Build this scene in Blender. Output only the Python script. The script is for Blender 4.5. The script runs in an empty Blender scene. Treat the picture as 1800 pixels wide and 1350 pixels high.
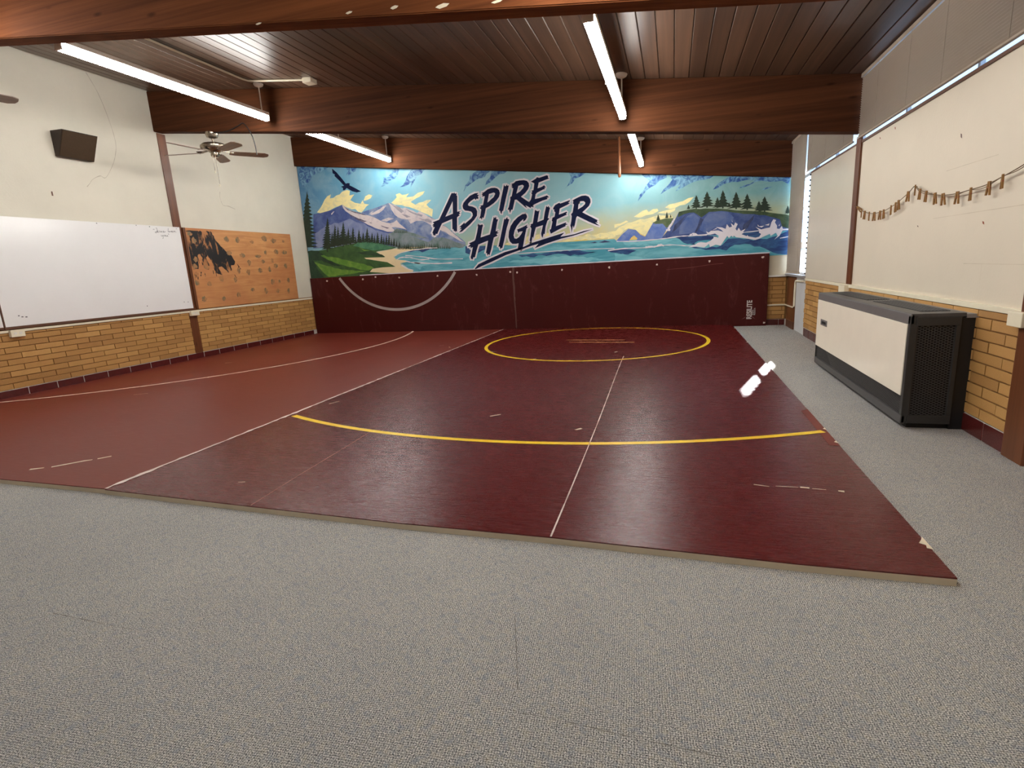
import bpy, bmesh, math, random
from mathutils import Vector, Matrix
from mathutils.geometry import tessellate_polygon
random.seed(7)
scn = bpy.context.scene
COL = scn.collection

# ------------------------------------------------------------------ camera, world, sun, exposure
XL, XR, YB = -7.16, 1.788, 9.728          # left wall, right wall, back wall (metres)
YF = -3.4                                  # wall behind the camera
cam_d = bpy.data.cameras.new('camera')
cam = bpy.data.objects.new('camera', cam_d); COL.objects.link(cam)
cam_d.sensor_fit = 'HORIZONTAL'; cam_d.sensor_width = 36.0
cam_d.lens = 36.0 * 946.46 / 1800.0
cam_d.clip_start = 0.05
PITCH, YAW, ROLL = -0.212875, 0.294620, -0.055126
cf = Vector((-math.sin(YAW)*math.cos(PITCH), math.cos(YAW)*math.cos(PITCH), math.sin(PITCH)))
cr = Vector((math.cos(YAW), math.sin(YAW), 0)); cu = cr.cross(cf)
r2 = cr*math.cos(ROLL) + cu*math.sin(ROLL); u2 = cu*math.cos(ROLL) - cr*math.sin(ROLL)
cam.matrix_world = Matrix(((r2.x, u2.x, -cf.x, 0), (r2.y, u2.y, -cf.y, 0), (r2.z, u2.z, -cf.z, 1.161), (0, 0, 0, 1)))
scn.camera = cam

world = bpy.data.worlds.new('world'); scn.world = world; world.use_nodes = True
bg = world.node_tree.nodes['Background']
bg.inputs[0].default_value = (0.62, 0.80, 1.0, 1); bg.inputs[1].default_value = 3.0
sun_d = bpy.data.lights.new('sun', 'SUN'); sun_d.energy = 60.0; sun_d.angle = math.radians(0.6); sun_d.color = (1, 0.97, 0.92)
sun = bpy.data.objects.new('sun', sun_d); COL.objects.link(sun)
sun.rotation_euler = Vector((-1.03, -3.38, -1.69)).to_track_quat('-Z', 'Y').to_euler()
sun.location = (6, 20, 10)
LAMP = 56.0                                # strength of the fluorescent lenses
scn.view_settings.view_transform = 'Standard'; scn.view_settings.look = 'None'
scn.view_settings.gamma = 1.0; scn.view_settings.use_curve_mapping = False
scn.view_settings.exposure = 0.0
scn.cycles.use_denoising = True; scn.cycles.denoising_prefilter = 'NONE'
scn.cycles.max_bounces = 10; scn.cycles.diffuse_bounces = 6

# ------------------------------------------------------------------ materials
def lin(c):
    c /= 255.0
    return c/12.92 if c <= 0.04045 else ((c+0.055)/1.055)**2.4
def rgb(r, g, b): return (lin(r), lin(g), lin(b), 1.0)

class NT:
    def __init__(s, name):
        s.m = bpy.data.materials.new(name); s.m.use_nodes = True
        s.t = s.m.node_tree; s.b = s.t.nodes['Principled BSDF']; s.out = s.t.nodes['Material Output']
    def n(s, typ, **kw):
        nd = s.t.nodes.new(typ)
        for k, v in kw.items():
            if k in ('inputs',):
                for i, val in v.items(): nd.inputs[i].default_value = val
            else: setattr(nd, k, v)
        return nd
    def l(s, a, b): s.t.links.new(a, b)
    def coord(s, scale=(1, 1, 1), rot=(0, 0, 0)):
        g = s.n('ShaderNodeTexCoord'); mp = s.n('ShaderNodeMapping')
        mp.inputs['Scale'].default_value = scale; mp.inputs['Rotation'].default_value = rot
        s.l(g.outputs['Object'], mp.inputs[0]); return mp.outputs[0]
    def noise(s, vec, scale, detail=4, rough=0.55, dist=0.0):
        nd = s.n('ShaderNodeTexNoise'); s.l(vec, nd.inputs['Vector'])
        nd.inputs['Scale'].default_value = scale; nd.inputs['Detail'].default_value = detail
        nd.inputs['Roughness'].default_value = rough; nd.inputs['Distortion'].default_value = dist
        return nd.outputs[0]
    def ramp(s, fac, stops, interp='LINEAR'):
        nd = s.n('ShaderNodeValToRGB'); cr_ = nd.color_ramp; cr_.interpolation = interp
        while len(cr_.elements) < len(stops): cr_.elements.new(0.5)
        for e, (p, c) in zip(cr_.elements, stops): e.position = p; e.color = c
        s.l(fac, nd.inputs[0]); return nd.outputs[0]
    def mix(s, fac, a, b, mode='MIX'):
        nd = s.n('ShaderNodeMix', data_type='RGBA', blend_type=mode)
        for sock, v in ((nd.inputs[0], fac), (nd.inputs[6], a), (nd.inputs[7], b)):
            if isinstance(v, (int, float, tuple)): sock.default_value = v
            else: s.l(v, sock)
        return nd.outputs[2]
    def math(s, op, a, b=0.0):
        nd = s.n('ShaderNodeMath', operation=op)
        for sock, v in ((nd.inputs[0], a), (nd.inputs[1], b)):
            if isinstance(v, (int, float)): sock.default_value = v
            else: s.l(v, sock)
        return nd.outputs[0]
    def bump(s, h, strength=0.2, dist=0.01, normal=None):
        nd = s.n('ShaderNodeBump'); nd.inputs['Strength'].default_value = strength; nd.inputs['Distance'].default_value = dist
        s.l(h, nd.inputs['Height'])
        if normal is not None: s.l(normal, nd.inputs['Normal'])
        s.l(nd.outputs[0], s.b.inputs['Normal']); return nd.outputs[0]
    def col(s, c):
        if isinstance(c, tuple): s.b.inputs['Base Color'].default_value = c
        else: s.l(c, s.b.inputs['Base Color'])
    def rough(s, r):
        if isinstance(r, (int, float)): s.b.inputs['Roughness'].default_value = r
        else: s.l(r, s.b.inputs['Roughness'])

def plain(name, c, rough=0.6, var=0.12, scale=8.0, bump=0.0, bscale=60.0, metal=0.0, spec=0.5, coat=0.0):
    """a colour with a little procedural unevenness"""
    n = NT(name); v = n.coord()
    f = n.noise(v, scale, 5)
    lo = tuple(x*(1-var) for x in c[:3]) + (1,); hi = tuple(min(1, x*(1+var)) for x in c[:3]) + (1,)
    n.col(n.ramp(f, [(0.3, lo), (0.7, hi)])); n.rough(rough)
    n.b.inputs['Metallic'].default_value = metal; n.b.inputs['Specular IOR Level'].default_value = spec
    n.b.inputs['Coat Weight'].default_value = coat
    if bump: n.bump(n.noise(v, bscale, 3), bump, 0.004)
    return n.m

def wood(name, dark, light, axis='X', rough=0.35, scale=1.0, objvar=0.0, coat=0.0, spec=0.5):
    """stained boards: long fibres along one axis, knots and tone changes"""
    n = NT(name)
    st = {'X': (0.3, 14, 14), 'Y': (14, 0.3, 14), 'Z': (14, 14, 0.3)}[axis]
    v = n.coord(tuple(x*scale for x in st))
    if objvar:
        oi = n.n('ShaderNodeObjectInfo'); cx = n.n('ShaderNodeVectorMath', operation='SCALE')
        comb = n.n('ShaderNodeCombineXYZ')
        for i in range(3): n.l(oi.outputs['Random'], comb.inputs[i])
        n.l(comb.outputs[0], cx.inputs[0]); cx.inputs['Scale'].default_value = 57.0
        ad = n.n('ShaderNodeVectorMath', operation='ADD'); n.l(v, ad.inputs[0]); n.l(cx.outputs[0], ad.inputs[1]); v = ad.outputs[0]
    f1 = n.noise(v, 1.6, 8, 0.62, 0.25); f2 = n.noise(v, 0.35, 3)
    f = n.math('ADD', n.math('MULTIPLY', f1, 0.6), n.math('MULTIPLY', f2, 0.4))
    c = n.ramp(f, [(0.30, dark), (0.52, tuple((a+b)/2 for a, b in zip(dark, light))), (0.72, light)])
    if objvar:
        tone = n.math('MULTIPLY_ADD', oi.outputs['Random'], objvar); n.t.nodes[-1].inputs[2].default_value = 1-objvar/2
        comb2 = n.n('ShaderNodeCombineXYZ')
        for i in range(3): n.l(tone, comb2.inputs[i])
        c = n.mix(1.0, c, comb2.outputs[0], 'MULTIPLY')
    kv = n.coord(tuple({'X': (1.3, 4, 4), 'Y': (4, 1.3, 4), 'Z': (4, 4, 1.3)}[axis]))
    vo = n.n('ShaderNodeTexVoronoi'); n.l(kv, vo.inputs['Vector']); vo.inputs['Scale'].default_value = 1.3
    k = n.ramp(vo.outputs['Distance'], [(0.03, (0, 0, 0, 1)), (0.09, (1, 1, 1, 1))])
    c = n.mix(n.math('MULTIPLY', n.math('SUBTRACT', 1.0, k), 0.6), c, tuple(x*0.45 for x in dark[:3]) + (1,))
    n.col(c); n.rough(rough); n.b.inputs['Specular IOR Level'].default_value = spec; n.b.inputs['Coat Weight'].default_value = coat; n.b.inputs['Coat Roughness'].default_value = 0.2
    n.bump(f1, 0.12, 0.003)
    return n.m

M = {}
M['beam'] = wood('stained_beam', rgb(48, 27, 18), rgb(104, 62, 38), 'X', 0.7, spec=0.06)
M['beam_lit'] = wood('lit_beam', rgb(70, 36, 20), rgb(142, 84, 48), 'X', 0.7, spec=0.06)  # same wood as the other beams, lamp light painted in as lighter colour
M['post'] = wood('stained_post', rgb(78, 42, 22), rgb(130, 76, 42), 'Z', 0.4)
M['plank'] = wood('stained_plank', rgb(58, 43, 34), rgb(112, 84, 66), 'Y', 0.36, 1.0, 0.4)
M['dark_wood'] = plain('shadow_gap', rgb(30, 18, 12), 0.8)
M['rod_wood'] = wood('rod_wood', rgb(90, 50, 26), rgb(160, 100, 58), 'Z', 0.4)
M['blade'] = wood('blade_wood', rgb(110, 90, 76), rgb(160, 136, 116), 'X', 0.45)
M['wall_l'] = plain('painted_plaster', rgb(214, 207, 190), 0.55, 0.035, 2.2, 0.25, 45)
M['wall_r'] = plain('painted_block', rgb(222, 210, 190), 0.6, 0.03, 2.0, 0.25, 60)
M['wall_b'] = plain('cream_paint', rgb(214, 200, 172), 0.6, 0.05, 3.0, 0.2, 50)
M['mortar'] = plain('mortar', rgb(132, 94, 52), 0.9, 0.15, 20)
M['grout'] = plain('grout', rgb(196, 186, 178), 0.8, 0.1, 20)
n = NT('tan_brick'); v = n.coord(); oi = n.n('ShaderNodeObjectInfo')
base = n.ramp(oi.outputs['Random'], [(0, rgb(162, 112, 56)), (0.5, rgb(188, 137, 73)), (1, rgb(206, 156, 90))])
n.col(n.mix(0.35, base, n.ramp(n.noise(v, 40, 5), [(0.3, rgb(130, 90, 46)), (0.7, rgb(222, 178, 112))]))); n.rough(0.7)
n.bump(n.noise(v, 90, 4), 0.35, 0.004); M['brick'] = n.m
M['tile'] = plain('oxblood_tile', rgb(84, 30, 28), 0.25, 0.12, 14)
M['white_metal'] = plain('white_enamel', rgb(232, 226, 214), 0.35, 0.03, 10)
M['ivory'] = plain('ivory_plastic', rgb(236, 226, 200), 0.4, 0.03, 10)
M['blue_white'] = plain('white_frame', rgb(226, 232, 240), 0.4, 0.03, 10)
M['grey_panel'] = plain('pale_grey_panel', rgb(204, 204, 204), 0.5, 0.05, 6)
M['board'] = plain('whiteboard_face', rgb(238, 236, 234), 0.16, 0.02, 1.5, 0.06, 10)
M['board_trim'] = plain('brown_trim', rgb(98, 62, 42), 0.5)
M['ink'] = plain('marker_ink', rgb(104, 102, 104), 0.6)
M['crack'] = plain('hairline_crack', rgb(176, 166, 150), 0.9)
M['block_seam'] = plain('block_seam', rgb(204, 190, 168), 0.8)
M['speaker'] = plain('speaker_cloth', rgb(64, 46, 26), 0.85, 0.12, 120, 0.5, 300)
M['speaker_side'] = plain('speaker_side', rgb(50, 36, 26), 0.6)
M['nickel'] = plain('brushed_nickel', rgb(150, 138, 122), 0.26, 0.06, 30, metal=0.9)
M['black'] = plain('black_rubber', rgb(24, 20, 18), 0.6)
M['string'] = plain('jute_string', rgb(110, 88, 64), 0.9)
M['peg'] = wood('peg_wood', rgb(120, 82, 38), rgb(172, 126, 66), 'Z', 0.7, 8)
M['rust'] = plain('rust_chip', rgb(150, 84, 60), 0.9)
M['grey_dark'] = plain('charcoal_enamel', rgb(76, 74, 74), 0.42, 0.06, 12)
M['grey_mid'] = plain('grey_enamel', rgb(112, 108, 108), 0.38, 0.05, 12)
M['heater_dark'] = plain('dark_enamel', rgb(52, 51, 50), 0.45, 0.08, 12)
M['heater_cream'] = plain('cream_enamel', rgb(246, 236, 218), 0.28, 0.02, 6)
M['mesh_back'] = plain('mesh_shadow', rgb(22, 18, 16), 0.8)
M['sill'] = plain('stone_sill', rgb(150, 148, 148), 0.5, 0.1, 20)
M['yellow_line'] = plain('yellow_line', rgb(255, 210, 36), 0.4, 0.06, 5)
M['orange_line'] = plain('orange_line', rgb(246, 176, 112), 0.4, 0.08, 5)
M['pale_line'] = plain('pale_line', rgb(226, 190, 172), 0.45, 0.08, 5)
M['seam'] = plain('seam_tape', rgb(224, 208, 196), 0.5, 0.15, 12)
M['seam_thin'] = plain('seam_crease', rgb(176, 128, 112), 0.5, 0.2, 12)
M['foam'] = plain('foam_edge', rgb(226, 210, 184), 0.8, 0.08, 6, 0.3, 40)
M['torn'] = plain('torn_vinyl', rgb(236, 222, 196), 0.8)
M['grey_line'] = plain('grey_line', rgb(176, 164, 160), 0.5, 0.1, 5)
M['washer'] = plain('screw_washer', rgb(226, 206, 196), 0.35, 0.1, 30, metal=0.3)
M['faint_print'] = plain('faint_print', rgb(120, 84, 84), .6)
M['logo'] = plain('logo_print', rgb(214, 204, 200), 0.6)

def vinyl(name, c1, c2, r0, r1, wr, spec=0.4):
    n = NT(name); w = n.coord(); v = n.coord((0.8, 2.6, 1)); s_ = n.coord((5, 70, 1))
    a = n.noise(w, 0.9, 4); c = n.noise(s_, 1.6, 5, 0.6, 0.3)
    sc = n.ramp(n.noise(n.coord((3, 26, 1), (0, 0, .35)), 2.2, 6, .7, 1.0), [(0.56, (0, 0, 0, 1)), (0.74, (0.15, 0.15, 0.15, 1))])
    n.col(n.mix(sc, n.mix(a, c1, c2), rgb(170, 110, 104)))
    n.rough(n.math('MULTIPLY_ADD', c, r1-r0)); n.t.nodes[-1].inputs[2].default_value = r0
    n.b.inputs['Specular IOR Level'].default_value = spec
    n.bump(n.math('ADD', n.math('MULTIPLY', n.noise(n.coord((1.2, 5, 1)), 3.0, 4, .6, .4), 0.16), n.math('MULTIPLY', c, 0.85)), wr, 0.012)
    return n.m
M['mat_gloss'] = vinyl('maroon_vinyl', rgb(84, 20, 19), rgb(95, 25, 23), 0.23, 0.31, 0.13, 0.28)
M['mat_dull'] = vinyl('faded_maroon_vinyl', rgb(110, 43, 33), rgb(122, 49, 37), 0.36, 0.46, 0.06, 0.2)
M['pad'] = vinyl('maroon_pad_vinyl', rgb(66, 20, 18), rgb(78, 24, 22), 0.34, 0.46, 0.05, 0.2)

# carpet: short grey loops in a diagonal weave, faint straw and blue tints
n = NT('loop_carpet'); w = n.coord(); v = n.coord((1, 1, 1), (0, 0, 0.72))
wob = n.n('ShaderNodeTexNoise'); n.l(v, wob.inputs['Vector']); wob.inputs['Scale'].default_value = 130.0; wob.inputs['Detail'].default_value = 2
off = n.n('ShaderNodeVectorMath', operation='SCALE'); n.l(wob.outputs['Color'], off.inputs[0]); off.inputs['Scale'].default_value = 0.0085
ad = n.n('ShaderNodeVectorMath', operation='ADD'); n.l(v, ad.inputs[0]); n.l(off.outputs[0], ad.inputs[1])
sp = n.n('ShaderNodeSeparateXYZ'); n.l(ad.outputs[0], sp.inputs[0])
K = 2*math.pi/0.0095
loop = n.math('MULTIPLY', n.math('SINE', n.math('MULTIPLY', sp.outputs[0], K)), n.math('SINE', n.math('MULTIPLY', sp.outputs[1], K)))
fine = n.noise(v, 300, 3, .7)
fac = n.math('ADD', n.math('MULTIPLY', loop, .22), n.math('ADD', n.math('MULTIPLY', fine, 2.3), -.66))
c = n.ramp(fac, [(0.14, rgb(58, 57, 58)), (0.38, rgb(132, 130, 129)), (0.60, rgb(184, 181, 176)), (0.82, rgb(240, 236, 228))])
tint = n.noise(w, 42, 3, .6)
c = n.mix(n.ramp(tint, [(0.50, (0, 0, 0, 1)), (0.66, (.22, .22, .22, 1))]), c, rgb(204, 190, 160))
c = n.mix(n.ramp(n.noise(v, 34, 3, .6), [(0.52, (0, 0, 0, 1)), (0.68, (.38, .38, .38, 1))]), c, rgb(122, 132, 150))
big = n.ramp(n.noise(w, 2.2, 5, 0.6), [(0.3, (0.94, 0.94, 0.95, 1)), (0.7, (1.04, 1.035, 1.02, 1))])
n.col(n.mix(1.0, c, big, 'MULTIPLY')); n.rough(0.95); n.b.inputs['Specular IOR Level'].default_value = 0.1
n.bump(fac, 0.3, 0.004)
M['carpet'] = n.m
M['carpet_seam'] = plain('carpet_seam', rgb(118, 112, 106), 0.95, .2, 60)

# fluorescent lens (gives the light)
n = NT('lit_lens'); n.b.inputs['Emission Color'].default_value = (1.0, 0.985, 0.945, 1); n.b.inputs['Emission Strength'].default_value = LAMP
n.col(rgb(240, 240, 235)); M['lens'] = n.m
# clear and frosted glazing
def glass(name, frosted):
    n = NT(name); t = n.t
    mixn = n.n('ShaderNodeMixShader'); gl = n.n('ShaderNodeBsdfGlossy'); gl.inputs['Roughness'].default_value = 0.05
    mixn.inputs[0].default_value = 0.06
    if frosted:
        tr = n.n('ShaderNodeBsdfTranslucent'); tr.inputs[0].default_value = (0.8, 0.84, 0.9, 1)
        vv = n.coord(); 
    else:
        tr = n.n('ShaderNodeBsdfTransparent'); tr.inputs[0].default_value = (0.93, 0.96, 1, 1)
    n.l(tr.outputs[0], mixn.inputs[1]); n.l(gl.outputs[0], mixn.inputs[2]); n.l(mixn.outputs[0], n.out.inputs[0])
    return n.m
M['glass'] = glass('clear_glass', False); M['frost'] = glass('frosted_glass', True)
# blind slats: pale taupe, a little light comes through
n = NT('blind_slat'); tr = n.n('ShaderNodeBsdfTranslucent'); tr.inputs[0].default_value = rgb(190, 180, 165)
mx = n.n('ShaderNodeMixShader'); mx.inputs[0].default_value = 0.05
n.col(rgb(164, 148, 130)); n.rough(0.5); n.l(n.b.outputs[0], mx.inputs[1]); n.l(tr.outputs[0], mx.inputs[2]); n.l(mx.outputs[0], n.out.inputs[0])
M['slat'] = n.m
M['rail'] = plain('blind_rail', rgb(176, 160, 142), 0.4)
# plywood
n = NT('plywood'); v = n.coord((9, 0.9, 9)); f = n.noise(v, 1.6, 7, 0.6, 1.2); w = n.coord()
c = n.ramp(f, [(0.3, rgb(188, 128, 76)), (0.7, rgb(212, 154, 98))])
n.col(n.mix(n.ramp(n.noise(w, 1.3, 3), [(0.35, (0, 0, 0, 1)), (0.7, (0.5, 0.5, 0.5, 1))]), c, rgb(168, 92, 56))); n.rough(0.6); M['ply'] = n.m
def patchy(name, c, lo, hi, scale, under):
    n = NT(name); v = n.coord((1, 1, 0.45)); f = n.noise(v, scale, 5, 0.65, 0.5)
    n.col(n.ramp(f, [(lo, under), (hi, c)])); n.rough(0.6); return n.m
M['black_paint'] = patchy('black_paint', rgb(22, 18, 18), 0.38, 0.46, 9, rgb(176, 118, 70))
M['grey_paint'] = patchy('grey_green_paint', rgb(116, 106, 80), 0.42, 0.60, 26, rgb(176, 122, 74))

# ------------------------------------------------------------------ mesh helpers
def bx(bm, x0, x1, y0, y1, z0, z1):
    vs = [bm.verts.new(p) for p in ((x0,y0,z0),(x1,y0,z0),(x1,y1,z0),(x0,y1,z0),(x0,y0,z1),(x1,y0,z1),(x1,y1,z1),(x0,y1,z1))]
    for f in ((0,3,2,1),(4,5,6,7),(0,1,5,4),(1,2,6,5),(2,3,7,6),(3,0,4,7)): bm.faces.new([vs[i] for i in f])
    return vs
def hexa(bm, pts):
    vs = [bm.verts.new(p) for p in pts]
    for f in ((0,3,2,1),(4,5,6,7),(0,1,5,4),(1,2,6,5),(2,3,7,6),(3,0,4,7)): bm.faces.new([vs[i] for i in f])
def tube(bm, pts, r, seg=8, cap=True):
    pts = [Vector(p) for p in pts]; rings = []
    for i, p in enumerate(pts):
        d = (pts[min(i+1, len(pts)-1)] - pts[max(i-1, 0)]).normalized()
        a = d.orthogonal().normalized() if i == 0 else (rings_a - d*rings_a.dot(d)).normalized()
        rings_a = a; b = d.cross(a); rr = r[i] if isinstance(r, (list, tuple)) else r
        rings.append([bm.verts.new(p + (a*math.cos(2*math.pi*k/seg) + b*math.sin(2*math.pi*k/seg))*rr) for k in range(seg)])
    for q, w in zip(rings, rings[1:]):
        for k in range(seg): bm.faces.new((q[k], q[(k+1) % seg], w[(k+1) % seg], w[k]))
    if cap: bm.faces.new(rings[0][::-1]); bm.faces.new(rings[-1])
def lathe(bm, prof, seg=24, c=(0, 0, 0)):
    rings = []
    for r, z in prof:
        rings.append([bm.verts.new((c[0]+r*math.cos(2*math.pi*k/seg), c[1]+r*math.sin(2*math.pi*k/seg), c[2]+z)) for k in range(seg)] if r > 1e-5 else [bm.verts.new((c[0], c[1], c[2]+z))])
    for q, w in zip(rings, rings[1:]):
        for k in range(seg):
            a, b = q[k % len(q)], q[(k+1) % len(q)]; d, e = w[k % len(w)], w[(k+1) % len(w)]
            vs = []
            for x in (a, b, e, d):
                if x not in vs: vs.append(x)
            if len(vs) > 2: bm.faces.new(vs)
def shape(bm, loops, place, thick=0.0):
    """flat polygon with holes -> triangles; place(u, v, t) gives the 3D point"""
    flat = [p for lp in loops for p in lp]
    tris = tessellate_polygon([[Vector((u, v, 0)) for u, v in lp] for lp in loops])
    vs = [bm.verts.new(place(u, v, 0)) for u, v in flat]
    for t in tris:
        try: bm.faces.new([vs[i] for i in t])
        except ValueError: pass
def ribbon(bm, pts, w, place, jitter=0.0):
    n_ = len(pts); L, R_ = [], []
    for i in range(n_):
        a = Vector(pts[max(i-1, 0)]); b = Vector(pts[min(i+1, n_-1)]); d = (b-a)
        if d.length < 1e-9: d = Vector((1, 0))
        d.normalize(); nrm = Vector((-d.y, d.x)); ww = (w[i] if isinstance(w, (list, tuple)) else w)*(1+random.uniform(-jitter, jitter))
        p = Vector(pts[i]); l = p+nrm*ww/2; q = p-nrm*ww/2
        L.append(bm.verts.new(place(l.x, l.y, 0))); R_.append(bm.verts.new(place(q.x, q.y, 0)))
    for i in range(n_-1): bm.faces.new((R_[i], R_[i+1], L[i+1], L[i]))
def smooth(pts, k=6):
    """Catmull-Rom through the points"""
    P = [Vector(p) for p in pts]; out = []
    for i in range(len(P)-1):
        p0, p1, p2, p3 = P[max(i-1, 0)], P[i], P[i+1], P[min(i+2, len(P)-1)]
        for j in range(k):
            t = j/k
            out.append(0.5*((2*p1) + (p2-p0)*t + (2*p0-5*p1+4*p2-p3)*t*t + (3*p1-p0-3*p2+p3)*t**3))
    out.append(P[-1]); return out

def mesh(name, bm, mat, sm=False):
    bm.normal_update(); bmesh.ops.recalc_face_normals(bm, faces=bm.faces)
    me = bpy.data.meshes.new(name); bm.to_mesh(me); bm.free()
    for m in (mat if isinstance(mat, list) else [mat]): me.materials.append(m)
    if sm:
        for p in me.polygons: p.use_smooth = True
        try: me.set_sharp_from_angle(angle=math.radians(40))
        except Exception: pass
    return me
def orient(me, d):
    """flat layers: make every face look along d"""
    d = Vector(d); bm = bmesh.new(); bm.from_mesh(me); bm.normal_update()
    bmesh.ops.reverse_faces(bm, faces=[f for f in bm.faces if f.normal.dot(d) < 0]); bm.to_mesh(me); bm.free(); return me
def obj(name, bm, mat, parent=None, sm=False, face=None, bevel=0.0):
    """links one mesh object; world coordinates in bm, taken relative to the parent's place"""
    if bevel: bmesh.ops.bevel(bm, geom=bm.edges[:], offset=bevel, segments=2, affect='EDGES', profile=0.6)
    if parent is not None:
        p = parent; off = Vector((0, 0, 0))
        while p is not None: off += p.location; p = p.parent
        bmesh.ops.translate(bm, verts=bm.verts, vec=-off)
    me = mesh(name, bm, mat, sm)
    if face: orient(me, face)
    o = bpy.data.objects.new(name, me); COL.objects.link(o); o.parent = parent; return o
def inst(name, me, parent, loc, rot=None):
    o = bpy.data.objects.new(name, me); COL.objects.link(o); o.parent = parent; o.location = loc
    if rot: o.rotation_euler = rot
    return o
def thing(name, label, cat, loc=(0, 0, 0), group=None):
    o = bpy.data.objects.new(name, None); COL.objects.link(o); o.location = loc; o.empty_display_size = 0.1
    return tag(o, label, cat, group)
def tag(o, label, cat, group=None):
    o['label'] = label; o['category'] = cat
    if group: o['group'] = group
    return o
def struct(name, bm, mat, parent=None, **kw):
    o = obj(name, bm, mat, parent, **kw)
    if parent is None: o['kind'] = 'structure'
    return o
def copy_tree(o, parent=None):
    c = o.copy(); COL.objects.link(c); c.parent = parent
    for ch in list(o.children): copy_tree(ch, c)
    return c
B = bmesh.new
SL = -0.11807
def zc(x): return 3.87 + SL*(x - XL)        # underside of the sloping ceiling

def each(name, polys, mat, parent, place, face):
    """one flat part for every outline"""
    for j, p in enumerate(polys):
        o = (j % 8)*.00002; s = Vector(face)
        bm = bmesh.new(); shape(bm, [p], lambda u, v, t: Vector(place(u, v, t)) + s*o); obj(name, bm, mat, parent, face=face)
def brushed(poly, amp, step=.07):
    """brush-edged outline: each side broken into short wavering strokes"""
    out = []
    for i, p in enumerate(poly):
        q = poly[(i+1) % len(poly)]; d = Vector((q[0]-p[0], q[1]-p[1])); k = max(1, int(d.length/step)); nrm = Vector((-d.y, d.x)).normalized() if d.length else Vector((0, 0))
        out.append(p)
        for j in range(1, k):
            a = random.uniform(-amp, amp); out.append((p[0]+d.x*j/k+nrm.x*a, p[1]+d.y*j/k+nrm.y*a))
    return out

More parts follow.
